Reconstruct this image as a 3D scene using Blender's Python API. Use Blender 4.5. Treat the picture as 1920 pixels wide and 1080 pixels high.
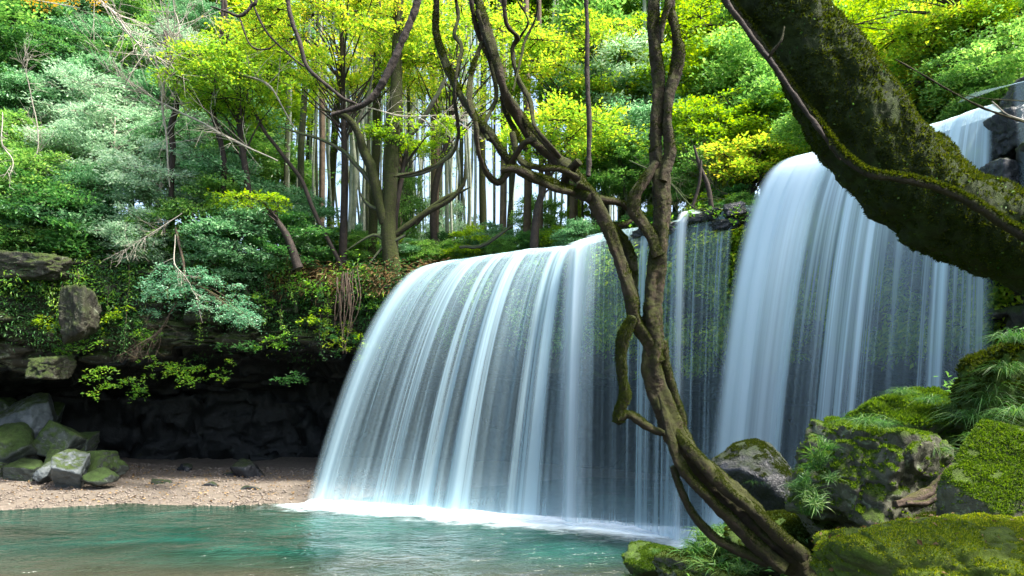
import bpy, math, random
import numpy as np
from mathutils import Vector

for _o in list(bpy.data.objects):
    bpy.data.objects.remove(_o)
SC = bpy.context.scene
COL = SC.collection

# ------------------------------------------------------------------ camera, sky, sun, exposure
FPX, HOR, CAMZ = 1371.0, 700.0, 4.0
cam_d = bpy.data.cameras.new('camera')
cam = bpy.data.objects.new('camera', cam_d); COL.objects.link(cam)
cam.location = (0, 0, CAMZ); cam.rotation_euler = (math.radians(90), 0, 0)
cam_d.sensor_width = 36.0; cam_d.lens = 36.0 * FPX / 1920.0
cam_d.shift_y = (HOR - 540.0) / 1920.0
cam_d.clip_start = 0.05; cam_d.clip_end = 3000
cam_d.dof.use_dof = True; cam_d.dof.focus_distance = 13.0; cam_d.dof.aperture_fstop = 16
SC.camera = cam

SUN_EL, SUN_AZ = 60.0, 112.0          # azimuth: clockwise from +Y; sun stands behind the forest, a little to the left
world = bpy.data.worlds.new('World'); SC.world = world; world.use_nodes = True
wn = world.node_tree; wn.nodes.clear()
sky = wn.nodes.new('ShaderNodeTexSky'); sky.sky_type = 'NISHITA'; sky.sun_disc = False
sky.sun_elevation = math.radians(SUN_EL); sky.sun_rotation = math.radians(SUN_AZ)
sky.air_density = 1.0; sky.dust_density = 4.0; sky.ozone_density = 1.0
bg = wn.nodes.new('ShaderNodeBackground'); bg.inputs['Strength'].default_value = 0.15
wo = wn.nodes.new('ShaderNodeOutputWorld')
wn.links.new(sky.outputs[0], bg.inputs[0]); wn.links.new(bg.outputs[0], wo.inputs[0])

sun_d = bpy.data.lights.new('sun', 'SUN'); sun_d.energy = 4.0; sun_d.angle = math.radians(8); sun_d.color = (1.0, 0.95, 0.86)
sun = bpy.data.objects.new('sun', sun_d); COL.objects.link(sun)
_az = math.radians(SUN_AZ); _el = math.radians(SUN_EL)
_dir = Vector((math.sin(_az) * math.cos(_el), math.cos(_az) * math.cos(_el), math.sin(_el)))
sun.rotation_euler = _dir.to_track_quat('Z', 'Y').to_euler(); sun.location = _dir * 60

vs = SC.view_settings
vs.view_transform = 'Standard'; vs.look = 'None'; vs.gamma = 1.0; vs.use_curve_mapping = False
vs.exposure = 1.8
cy = SC.cycles
cy.max_bounces = 8; cy.diffuse_bounces = 3; cy.glossy_bounces = 3; cy.transmission_bounces = 4
cy.transparent_max_bounces = 16; cy.use_denoising = True
cy.sample_clamp_indirect = 6.0; cy.caustics_reflective = False; cy.caustics_refractive = False

# ------------------------------------------------------------------ helpers
rng = np.random.default_rng(7)

def at(px, py, Y):
    return np.array([(px - 960.0) / FPX * Y, Y, CAMZ + (HOR - py) / FPX * Y])

def _h(ix, iy, iz, seed):
    n = (ix * 374761393 + iy * 668265263 + iz * 2147483647 + seed * 144665) & 0xffffffff
    n = ((n ^ (n >> 13)) * 1274126177) & 0xffffffff
    n = ((n ^ (n >> 16)) * 2246822519) & 0xffffffff
    return ((n ^ (n >> 15)) & 0xffffff) / float(0xffffff)

def noise(P, f=1.0, seed=0):
    """value noise in -1..1 on an (N,3) array"""
    Q = np.asarray(P) * f + 1000.5
    I = np.floor(Q).astype(np.int64); F = Q - I; F = F * F * F * (F * (F * 6 - 15) + 10)
    out = 0
    for dx in (0, 1):
        wx = F[:, 0] if dx else 1 - F[:, 0]
        for dy in (0, 1):
            wy = F[:, 1] if dy else 1 - F[:, 1]
            for dz in (0, 1):
                wz = F[:, 2] if dz else 1 - F[:, 2]
                out = out + wx * wy * wz * _h(I[:, 0] + dx, I[:, 1] + dy, I[:, 2] + dz, seed)
    return out * 2 - 1

def fbm(P, f=1.0, octs=4, seed=0, gain=0.5):
    a, s, t = 1.0, 0, 0
    for k in range(octs):
        s = s + a * noise(P, f, seed + k * 17); t += a; a *= gain; f *= 2.03
    return s / t

def cells(P, f=1.0, seed=0):
    """blocky offset: a random value per jittered cell, -1..1"""
    Q = np.asarray(P) * f
    I0 = np.floor(Q).astype(np.int64)
    best = np.full(len(Q), 1e9); val = np.zeros(len(Q)); second = np.full(len(Q), 1e9)
    for dx in (-1, 0, 1):
        for dy in (-1, 0, 1):
            for dz in (-1, 0, 1):
                I = I0 + np.array([dx, dy, dz])
                c = np.stack([_h(I[:, 0], I[:, 1], I[:, 2], seed + k) for k in (1, 2, 3)], 1) + I
                d = np.abs(Q - c).max(1) * .6 + np.linalg.norm(Q - c, axis=1) * .4
                v = _h(I[:, 0], I[:, 1], I[:, 2], seed + 9)
                m = d < best
                second = np.where(m, best, np.minimum(second, d)); val = np.where(m, v, val); best = np.where(m, d, best)
    return val * 2 - 1, second - best

class MB:
    def __init__(s): s.v = []; s.f = []; s.n = 0; s.uv = None
    def add(s, V, F):
        V = np.asarray(V, dtype=np.float32); F = np.asarray(F, dtype=np.int64)
        s.v.append(V); s.f.append(F + s.n); s.n += len(V); return s
    def build(s, name, mat, parent=None, smooth=True):
        return link(name, s.mesh(name, mat, smooth), parent)
    def mesh(s, name, mat, smooth=True):
        me = bpy.data.meshes.new(name)
        if not s.v:
            return me
        V = np.concatenate(s.v)
        me.vertices.add(len(V)); me.vertices.foreach_set('co', V.ravel())
        tot = np.concatenate([np.full(len(F), F.shape[1]) for F in s.f])
        li = np.concatenate([F.ravel() for F in s.f])
        me.loops.add(len(li)); me.loops.foreach_set('vertex_index', li.astype(np.int32))
        me.polygons.add(len(tot))
        st = np.concatenate([[0], np.cumsum(tot)[:-1]])
        me.polygons.foreach_set('loop_start', st.astype(np.int32))
        me.polygons.foreach_set('loop_total', tot.astype(np.int32))
        me.polygons.foreach_set('use_smooth', np.full(len(tot), smooth))
        me.update(calc_edges=True)
        me.materials.append(mat)
        return me

def link(name, me, parent=None):
    o = bpy.data.objects.new(name, me); COL.objects.link(o)
    if parent is not None: o.parent = parent
    return o

def tag(o, label=None, cat=None, group=None, kind=None):
    if label: o['label'] = label
    if cat: o['category'] = cat
    if group: o['group'] = group
    if kind: o['kind'] = kind
    return o

def thing(name, loc, label, cat, group=None, rz=0.0):
    o = bpy.data.objects.new(name, None); COL.objects.link(o)
    o.location = [float(c) for c in loc]; o.rotation_euler = (0, 0, rz); o.empty_display_size = .2
    return tag(o, label, cat, group)

def copy_tree(o, loc, rz=0.0, sc=(1, 1, 1), label=None, group=None):
    r = o.copy(); COL.objects.link(r)
    r.location = [float(c) for c in loc]; r.rotation_euler = (0, 0, rz); r.scale = sc
    if label: r['label'] = label
    if group: r['group'] = group
    for ch in list(o.children):
        c = ch.copy(); COL.objects.link(c); c.parent = r
        for g in list(ch.children):
            d = g.copy(); COL.objects.link(d); d.parent = c
    return r

def vcol(o, name, vals):
    a = o.data.attributes.new(name, 'FLOAT', 'POINT'); a.data.foreach_set('value', np.asarray(vals, np.float32))

def grid_faces(nu, nv, wrap=False):
    i = np.arange(nu if wrap else nu - 1)[:, None]; j = np.arange(nv - 1)[None, :]
    a = (i * nv + j); b = (((i + 1) % nu) * nv + j)
    return np.stack([a, b, b + 1, a + 1], -1).reshape(-1, 4)

def spline(pts, n):
    P = np.asarray(pts, float); m = len(P)
    if m == 2: 
        t = np.linspace(0, 1, n)[:, None]; return P[0] * (1 - t) + P[1] * t
    E = np.vstack([2 * P[0] - P[1], P, 2 * P[-1] - P[-2]])
    t = np.linspace(0, m - 1 - 1e-9, n); k = t.astype(int); u = (t - k)[:, None]
    p0, p1, p2, p3 = E[k], E[k + 1], E[k + 2], E[k + 3]
    return .5 * (2 * p1 + (p2 - p0) * u + (2 * p0 - 5 * p1 + 4 * p2 - p3) * u * u + (3 * p1 - p0 - 3 * p2 + p3) * u ** 3)

def tube(mb, pts, rad, sides=8, step=None, n=None, bump=0.0, ridges=0, twist=0.0, seed=0, wob=0.0, cap=True, flat=1.0, fine=0.0, ff=9.0):
    """pts (M,3) + rad (M,) control points; returns the vertex array"""
    pts = np.asarray(pts, float); rad = np.broadcast_to(np.asarray(rad, float), (len(pts),))
    L = np.linalg.norm(np.diff(pts, axis=0), axis=1).sum()
    if n is None: n = max(len(pts) * 2, int(L / step) + 2) if step else len(pts) * 3
    Q = spline(np.column_stack([pts, rad]), n); C = Q[:, :3]; R = np.maximum(Q[:, 3], rad.min() * .6)
    if wob:
        C = C + np.stack([noise(C, .9 / max(wob, .01) * .12, seed + 31 + k) for k in range(3)], 1) * wob
    T = np.gradient(C, axis=0); T /= np.linalg.norm(T, axis=1)[:, None] + 1e-9
    N = np.zeros_like(T); r0 = np.cross(T[0], [0.0, 1.0, 0.1]); r0 /= np.linalg.norm(r0); N[0] = r0
    for i in range(1, n):
        v = N[i - 1] - T[i] * N[i - 1].dot(T[i]); N[i] = v / (np.linalg.norm(v) + 1e-9)
    B = np.cross(T, N)
    a = np.linspace(0, 2 * np.pi, sides, endpoint=False)
    s = np.linspace(0, L, n)
    rr = np.ones((n, sides))
    if ridges:
        rr = rr + .14 * np.sin(a[None, :] * ridges + s[:, None] * twist) + .06 * np.sin(a[None, :] * (ridges + 2) - s[:, None] * twist * .7 + seed)
    D = N[:, None, :] * np.cos(a)[None, :, None] + B[:, None, :] * np.sin(a)[None, :, None] * flat
    V = C[:, None, :] + D * (R[:, None] * rr)[:, :, None]
    V = V.reshape(-1, 3)
    if bump:
        rrf = np.repeat(R, sides)
        d = fbm(V, .35 / R.mean(), 3, seed) * bump + fbm(V, 1.6 / R.mean(), 2, seed + 5) * bump * .35
        V = V + D.reshape(-1, 3) * (d * rrf)[:, None]
    if fine:
        V = V + D.reshape(-1, 3) * ((fbm(V * [1, 1, .6], ff, 4, seed + 8, .62) - .3 * np.abs(noise(V, ff * 2.2, seed + 3))) * fine)[:, None]
    i = np.arange(n - 1)[:, None]; j = np.arange(sides)[None, :]; j2 = (j + 1) % sides
    F = np.stack([i * sides + j, (i + 1) * sides + j, (i + 1) * sides + j2, i * sides + j2], -1).reshape(-1, 4)[:, ::-1]
    mb.add(V, F)
    if cap:
        for e, rev in ((0, False), (n - 1, True)):
            c = V[e * sides:(e + 1) * sides].mean(0) + (T[e] * (R[e] * .5) * (1 if rev else -1))
            ring = V[e * sides:(e + 1) * sides]
            f = np.array([[k, (k + 1) % sides, sides] for k in range(sides)])
            mb.add(np.vstack([ring, c]), f if rev else f[:, ::-1])
    return V.reshape(n, sides, 3)

def unit(v): return v / (np.linalg.norm(v, axis=-1, keepdims=True) + 1e-9)

def leaf_quads(mb, P, size, nrm, head, aspect=.5, fold=.15):
    """one folded rhombus (2 triangles) per leaf"""
    N = len(P); size = np.broadcast_to(size, (N,))[:, None]
    nrm = unit(nrm); t = unit(head - nrm * (head * nrm).sum(1, keepdims=True)); b = np.cross(nrm, t)
    v = np.empty((N, 4, 3))
    v[:, 0] = P
    v[:, 1] = P + t * size * .45 + b * size * aspect * .5 + nrm * size * fold
    v[:, 2] = P + t * size
    v[:, 3] = P + t * size * .45 - b * size * aspect * .5 + nrm * size * fold
    i = np.arange(N)[:, None] * 4
    F = np.concatenate([i + [0, 3, 2], i + [0, 2, 1]])
    mb.add(v.reshape(-1, 3), F)

def spray(mb, c, rad, n, size, R, droop=.25, tilt=None, twigs=9, aspect=.5, jn=.45, thick=.12, tw=None, half=None):
    """leaves set along twigs that fan out from c, one flat layer"""
    c = np.asarray(c, float)
    ang = R.uniform(0, 2 * np.pi, twigs) if half is None else half + R.uniform(-1.3, 1.3, twigs)
    ln = rad * R.uniform(.55, 1.1, twigs)
    if tilt is None: tilt = R.normal(0, .18, 2)
    j = R.integers(0, twigs, n); t = R.uniform(.12, 1, n) ** .65
    d = np.stack([np.cos(ang), np.sin(ang), np.zeros(twigs)], 1)
    d[:, 2] = d[:, 0] * tilt[0] + d[:, 1] * tilt[1]
    P = c + d[j] * (ln[j] * t)[:, None]
    P[:, 2] -= droop * (ln[j] * t) ** 2 / rad
    off = R.normal(0, 1, (n, 3)) * np.array([.16, .16, thick]) * rad * (.35 + .75 * t)[:, None]
    P = P + off
    nr = np.array([0, 0, 1.0]) + R.normal(0, jn, (n, 3)) - d[j] * .25
    hd = d[j] + R.normal(0, .6, (n, 3)); hd[:, 2] -= .25
    leaf_quads(mb, P, size * R.uniform(.6, 1.25, n), nr, hd, aspect)
    if tw is not None:
        for q in range(twigs):
            e = c + d[q] * ln[q]; e[2] -= droop * ln[q] ** 2 / rad
            m = (c + e) / 2; m[2] += droop * ln[q] * .12
            tube(tw, [c, m, e], [.016 * rad + .004, .010 * rad + .003, .003], sides=3, n=4, cap=False)

# ------------------------------------------------------------------ materials
def newmat(name):
    m = bpy.data.materials.new(name); m.use_nodes = True; nt = m.node_tree; nt.nodes.clear()
    out = nt.nodes.new('ShaderNodeOutputMaterial'); return m, nt, out

def N(nt, t, **kw):
    n = nt.nodes.new(t)
    for k, v in kw.items():
        if k.startswith('i_'): n.inputs[k[2:].replace('_', ' ')].default_value = v
        else: setattr(n, k, v)
    return n

def ramp(nt, fac, stops):
    r = nt.nodes.new('ShaderNodeValToRGB'); e = r.color_ramp.elements
    while len(e) < len(stops): e.new(.5)
    for k, (p, c) in enumerate(stops):
        e[k].position = p; e[k].color = (*c, 1) if len(c) == 3 else c
    nt.links.new(fac, r.inputs[0]); return r.outputs[0]

def noise_n(nt, scale, detail=4, rough=.55, vec=None, dist=0.0):
    n = N(nt, 'ShaderNodeTexNoise'); n.inputs['Scale'].default_value = scale; n.inputs['Detail'].default_value = detail
    n.inputs['Roughness'].default_value = rough; n.inputs['Distortion'].default_value = dist
    if vec is not None: nt.links.new(vec, n.inputs['Vector'])
    return n.outputs['Fac']

def math_n(nt, op, a, b=None, clamp=False):
    n = nt.nodes.new('ShaderNodeMath'); n.operation = op; n.use_clamp = clamp
    for k, v in enumerate((a, b)):
        if v is None: continue
        if isinstance(v, (int, float)): n.inputs[k].default_value = v
        else: nt.links.new(v, n.inputs[k])
    return n.outputs[0]

def mixc(nt, fac, a, b):
    n = nt.nodes.new('ShaderNodeMix'); n.data_type = 'RGBA'
    for sock, v in ((n.inputs[0], fac), (n.inputs[6], a), (n.inputs[7], b)):
        if isinstance(v, (int, float)): sock.default_value = v
        elif isinstance(v, tuple): sock.default_value = (*v, 1)
        else: nt.links.new(v, sock)
    return n.outputs[2]

def leaf_mat(name, stops, trans=.45, rough=.45, spec=.35, big=.35):
    m, nt, out = newmat(name)
    geo = N(nt, 'ShaderNodeNewGeometry'); tc = N(nt, 'ShaderNodeTexCoord')
    oi = N(nt, 'ShaderNodeObjectInfo')
    nz = noise_n(nt, .55, 2, .5, geo.outputs['Position'])
    a = math_n(nt, 'MULTIPLY', geo.outputs['Random Per Island'], .80)
    b = math_n(nt, 'MULTIPLY', nz, .60)
    f = math_n(nt, 'ADD', a, b); f = math_n(nt, 'ADD', f, math_n(nt, 'MULTIPLY', oi.outputs['Random'], .22)); f = math_n(nt, 'SUBTRACT', f, .32, True)
    c = ramp(nt, f, stops)
    p = N(nt, 'ShaderNodeBsdfPrincipled'); p.inputs['Roughness'].default_value = rough; p.inputs['Specular IOR Level'].default_value = spec
    t = N(nt, 'ShaderNodeBsdfTranslucent'); mx = N(nt, 'ShaderNodeMixShader'); mx.inputs[0].default_value = trans
    hs = N(nt, 'ShaderNodeHueSaturation'); hs.inputs['Value'].default_value = 1.5; hs.inputs['Saturation'].default_value = 1.1
    nt.links.new(c, hs.inputs['Color'])
    nt.links.new(c, p.inputs['Base Color']); nt.links.new(hs.outputs[0], t.inputs['Color'])
    nt.links.new(p.outputs[0], mx.inputs[1]); nt.links.new(t.outputs[0], mx.inputs[2]); nt.links.new(mx.outputs[0], out.inputs[0])
    return m

def rock_mat(name, c1, c2, moss=None, moss_lo=.35, moss_hi=.7, scale=1.0, rough=.8, bump=.5, wet=0.0, lichen=None, spec=.4):
    """stone with an optional cover of moss growing where the surface faces up"""
    m, nt, out = newmat(name)
    geo = N(nt, 'ShaderNodeNewGeometry'); pos = geo.outputs['Position']
    n1 = noise_n(nt, 2.2 * scale, 8, .62, pos, .4); n2 = noise_n(nt, 14 * scale, 6, .65, pos)
    n3 = noise_n(nt, 60 * scale, 3, .6, pos)
    col = ramp(nt, n1, [(.3, c1), (.52, tuple((x + y) / 2 for x, y in zip(c1, c2))), (.72, c2)])
    col = mixc(nt, math_n(nt, 'MULTIPLY', n2, .6), col, tuple(x * .35 for x in c1))
    if lichen:
        li = ramp(nt, noise_n(nt, 5 * scale, 6, .7, pos, 1.0), [(.56, (0, 0, 0)), (.64, (1, 1, 1))])
        col = mixc(nt, li, col, lichen)
    hgt = math_n(nt, 'ADD', math_n(nt, 'MULTIPLY', n1, 1.4), math_n(nt, 'ADD', math_n(nt, 'MULTIPLY', n2, .5), math_n(nt, 'MULTIPLY', n3, .12)))
    rgh = rough
    p = N(nt, 'ShaderNodeBsdfPrincipled'); p.inputs['Specular IOR Level'].default_value = spec
    if moss:
        sx = N(nt, 'ShaderNodeSeparateXYZ'); nt.links.new(geo.outputs['Normal'], sx.inputs[0])
        up = math_n(nt, 'MULTIPLY', math_n(nt, 'ADD', sx.outputs[2], 1.0), .5)
        mn = noise_n(nt, 3.3 * scale, 7, .68, pos, .5)
        k = math_n(nt, 'ADD', math_n(nt, 'MULTIPLY', up, .62), math_n(nt, 'MULTIPLY', mn, .6))
        mr = N(nt, 'ShaderNodeMapRange'); mr.interpolation_type = 'SMOOTHSTEP'
        nt.links.new(k, mr.inputs[0]); mr.inputs[1].default_value = moss_lo; mr.inputs[2].default_value = moss_hi
        mf = mr.outputs[0]
        mcol = ramp(nt, noise_n(nt, 7 * scale, 6, .7, pos), [(.28, tuple(x * .35 for x in moss)), (.5, moss), (.72, tuple(min(1, x * 1.7) for x in moss))])
        mcol = mixc(nt, math_n(nt, 'MULTIPLY', noise_n(nt, 90 * scale, 3, .7, pos), .55), mcol, tuple(x * .3 for x in moss))
        col = mixc(nt, mf, col, mcol)
        rg = N(nt, 'ShaderNodeMapRange'); nt.links.new(mf, rg.inputs[0]); rg.inputs[3].default_value = rough; rg.inputs[4].default_value = .95
        nt.links.new(rg.outputs[0], p.inputs['Roughness'])
        hgt = math_n(nt, 'ADD', hgt, math_n(nt, 'MULTIPLY', mf, math_n(nt, 'ADD', math_n(nt, 'MULTIPLY', noise_n(nt, 45 * scale, 5, .75, pos), 1.3), .3)))
    else:
        p.inputs['Roughness'].default_value = rough
    nt.links.new(col, p.inputs['Base Color'])
    b = N(nt, 'ShaderNodeBump'); b.inputs['Strength'].default_value = bump; b.inputs['Distance'].default_value = .06 / scale
    nt.links.new(hgt, b.inputs['Height']); nt.links.new(b.outputs[0], p.inputs['Normal'])
    nt.links.new(p.outputs[0], out.inputs[0]); return m

M = {}
M['cliff'] = rock_mat('cliff_rock', (.016, .016, .014), (.08, .07, .048), moss=(.05, .08, .012), moss_lo=.50, moss_hi=.82, scale=.55, rough=.75, bump=.8, lichen=(.16, .17, .12))
M['wetrock'] = rock_mat('wet_dark_rock', (.012, .014, .018), (.05, .055, .06), moss=(.03, .05, .012), moss_lo=.72, moss_hi=.95, scale=1, rough=.22, bump=.9)
M['boulder'] = rock_mat('boulder_rock', (.03, .038, .034), (.11, .135, .12), moss=(.04, .075, .014), moss_lo=.54, moss_hi=.74, scale=1.0, rough=.6, bump=.7, lichen=(.16, .19, .15))
M['hollow'] = rock_mat('shade_toned_rock', (.004, .006, .0065), (.011, .015, .016), scale=.6, rough=.6, bump=.8)  # cliff rock under the overhang, its shade put into the near-black colour
M['greyrock'] = rock_mat('pale_grey_rock', (.06, .075, .08), (.19, .22, .225), moss=(.05, .08, .015), moss_lo=.74, moss_hi=.92, scale=1.0, rough=.5, bump=.7)
M['mossrock'] = rock_mat('mossy_rock', (.03, .028, .020), (.16, .165, .11), moss=(.065, .11, .010), moss_lo=.66, moss_hi=.78, scale=1.6, rough=.8, bump=.8, lichen=(.15, .18, .11))
M['mossrock2'] = rock_mat('thick_moss_rock', (.05, .045, .03), (.15, .14, .09), moss=(.070, .130, .012), moss_lo=.34, moss_hi=.58, scale=2.6, rough=.85, bump=1.0)
M['mossrock3'] = rock_mat('bright_moss_rock', (.07, .06, .035), (.22, .20, .11), moss=(.135, .20, .016), moss_lo=.34, moss_hi=.60, scale=2.2, rough=.85, bump=1.0)
M['bark'] = rock_mat('vine_bark', (.018, .011, .007), (.088, .056, .031), moss=(.042, .048, .006), moss_lo=.48, moss_hi=.74, scale=4.0, rough=.85, bump=.9)
M['mossbark'] = rock_mat('mossy_bark', (.014, .010, .007), (.07, .05, .03), moss=(.038, .05, .005), moss_lo=.42, moss_hi=.70, scale=3.0, rough=.9, bump=1.0)
M['archbark'] = rock_mat('arch_bark', (.016, .009, .005), (.055, .032, .015), moss=(.034, .056, .006), moss_lo=.12, moss_hi=.42, scale=2.2, rough=.9, bump=1.0)
M['darkbark'] = rock_mat('dark_bark', (.018, .014, .012), (.07, .05, .038), scale=4, rough=.85, bump=.8)
M['trunk'] = rock_mat('forest_bark', (.045, .045, .035), (.15, .14, .11), moss=(.05, .075, .02), moss_lo=.45, moss_hi=.75, scale=1.5, rough=.9, bump=.6)
M['paletrunk'] = rock_mat('pale_trunk', (.22, .26, .19), (.50, .54, .44), scale=1.5, rough=.75, bump=.3)
M['brownbark'] = rock_mat('brown_bark', (.11, .08, .06), (.28, .20, .14), scale=2, rough=.9, bump=.6)
M['twig'] = rock_mat('pale_twig', (.30, .27, .22), (.55, .50, .42), scale=3, rough=.8, bump=.2)
M['litter'] = rock_mat('forest_litter', (.045, .03, .018), (.15, .09, .045), moss=(.05, .075, .015), moss_lo=.62, moss_hi=.85, scale=.8, rough=.95, bump=.8)
M['gravel'] = rock_mat('gravel', (.10, .085, .068), (.24, .20, .155), scale=3, rough=.85, bump=.8)
M['pebble'] = rock_mat('pebble_stone', (.12, .10, .085), (.36, .30, .24), scale=2, rough=.7, bump=.2)
M['bank'] = rock_mat('bank_soil', (.02, .015, .01), (.06, .045, .025), moss=(.035, .055, .008), moss_lo=.5, moss_hi=.85, scale=2, rough=.95, bump=.9)
M['root'] = rock_mat('root_bark', (.04, .027, .018), (.16, .11, .075), moss=(.08, .09, .01), moss_lo=.78, moss_hi=.95, scale=5, rough=.8, bump=.9)

M['yellow'] = leaf_mat('maple_leaf', [(0, (.11, .25, .04)), (.35, (.23, .38, .05)), (.75, (.41, .49, .06)), (1, (.60, .44, .08))], .6, .5, .2)
M['lime'] = leaf_mat('young_leaf', [(0, (.09, .19, .03)), (.45, (.22, .36, .035)), (1, (.42, .50, .04))], .55, .45, .3)
M['green'] = leaf_mat('broad_leaf', [(0, (.06, .16, .035)), (.5, (.17, .35, .08)), (1, (.38, .54, .14))], .45, .38, .5)
M['teal'] = leaf_mat('evergreen_leaf', [(0, (.05, .15, .06)), (.5, (.15, .34, .15)), (1, (.42, .60, .36))], .4, .33, .6)
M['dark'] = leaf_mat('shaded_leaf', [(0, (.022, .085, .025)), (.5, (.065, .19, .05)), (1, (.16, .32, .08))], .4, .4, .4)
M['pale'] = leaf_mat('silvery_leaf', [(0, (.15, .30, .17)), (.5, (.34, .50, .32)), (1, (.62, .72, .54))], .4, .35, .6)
M['sea'] = leaf_mat('blue_green_leaf', [(0, (.05, .17, .08)), (.5, (.13, .33, .18)), (1, (.34, .56, .36))], .4, .35, .5)
M['fern'] = leaf_mat('fern_leaf', [(0, (.07, .19, .035)), (.5, (.16, .35, .05)), (1, (.36, .50, .06))], .5, .4, .4)
M['grass'] = leaf_mat('grass_blade', [(0, (.02, .07, .016)), (.5, (.05, .14, .028)), (1, (.14, .22, .05))], .4, .45, .3)
M['moss'] = leaf_mat('moss_blade', [(0, (.025, .06, .008)), (.5, (.07, .13, .014)), (1, (.18, .26, .03))], .4, .8, .1)
M['brightmoss'] = leaf_mat('bright_moss_blade', [(0, (.05, .09, .01)), (.5, (.17, .23, .018)), (1, (.42, .42, .04))], .4, .8, .1)
M['darkmoss'] = leaf_mat('dark_moss_blade', [(0, (.012, .022, .003)), (.5, (.032, .048, .005)), (1, (.07, .082, .01))], .4, .8, .1)
M['dry'] = leaf_mat('dry_leaf', [(0, (.09, .05, .02)), (.5, (.22, .14, .06)), (1, (.36, .26, .13))], .2, .7, .2)
M['orange'] = leaf_mat('autumn_leaf', [(0, (.30, .20, .02)), (.5, (.45, .30, .05)), (1, (.55, .30, .12))], .5, .6, .2)

def water_fall_mat(name, dens=.5, tint=(.58, .81, .89, 1), ufreq=1.0, thick_top=.3, seed=0.0, lo=.35, hi=.75, base=0.0):
    m, nt, out = newmat(name)
    uv = N(nt, 'ShaderNodeAttribute', attribute_name='fall_uv')
    sep = N(nt, 'ShaderNodeSeparateXYZ'); nt.links.new(uv.outputs['Vector'], sep.inputs[0])
    u, v, e = sep.outputs[0], sep.outputs[1], sep.outputs[2]
    def strk(fu, fv, detail, rough, off):
        c = N(nt, 'ShaderNodeCombineXYZ')
        nt.links.new(math_n(nt, 'MULTIPLY', u, fu * ufreq), c.inputs[0])
        nt.links.new(math_n(nt, 'MULTIPLY', v, fv), c.inputs[1]); c.inputs[2].default_value = off + seed
        return noise_n(nt, 1.0, detail, rough, c.outputs[0])
    a = strk(1.1, .35, 2, .5, 3.1); b = strk(4.5, .3, 3, .6, 7.7); c = strk(22, .5, 2, .6, 11.3)
    s = math_n(nt, 'ADD', math_n(nt, 'MULTIPLY', a, .50), math_n(nt, 'ADD', math_n(nt, 'MULTIPLY', b, .40), math_n(nt, 'MULTIPLY', c, .09)))
    mr = N(nt, 'ShaderNodeMapRange'); mr.interpolation_type = 'SMOOTHSTEP'
    nt.links.new(s, mr.inputs[0]); mr.inputs[1].default_value = lo; mr.inputs[2].default_value = hi
    al = math_n(nt, 'MULTIPLY', mr.outputs[0], math_n(nt, 'SUBTRACT', dens, math_n(nt, 'MULTIPLY', v, dens * .40)))
    al = math_n(nt, 'ADD', al, base)
    tt = math_n(nt, 'MULTIPLY', math_n(nt, 'POWER', math_n(nt, 'SUBTRACT', 1.0, v, True), 3.0), thick_top)
    al = math_n(nt, 'ADD', al, tt)
    bt = math_n(nt, 'MULTIPLY', math_n(nt, 'POWER', v, 9.0), .28)
    al = math_n(nt, 'ADD', al, bt)
    al = math_n(nt, 'MULTIPLY', math_n(nt, 'MINIMUM', al, .97), e, True)
    d = N(nt, 'ShaderNodeBsdfDiffuse'); d.inputs[0].default_value = tint
    t = N(nt, 'ShaderNodeBsdfTranslucent'); t.inputs[0].default_value = tint
    g = N(nt, 'ShaderNodeBsdfGlossy'); g.inputs['Roughness'].default_value = .45; g.inputs[0].default_value = (.9, .95, 1, 1)
    m1 = N(nt, 'ShaderNodeMixShader'); m1.inputs[0].default_value = .30
    nt.links.new(d.outputs[0], m1.inputs[1]); nt.links.new(t.outputs[0], m1.inputs[2])
    m2 = N(nt, 'ShaderNodeMixShader'); m2.inputs[0].default_value = .06
    nt.links.new(m1.outputs[0], m2.inputs[1]); nt.links.new(g.outputs[0], m2.inputs[2])
    tr = N(nt, 'ShaderNodeBsdfTransparent'); mx = N(nt, 'ShaderNodeMixShader')
    nt.links.new(al, mx.inputs[0]); nt.links.new(tr.outputs[0], mx.inputs[1]); nt.links.new(m2.outputs[0], mx.inputs[2])
    nt.links.new(mx.outputs[0], out.inputs[0]); return m

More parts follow.
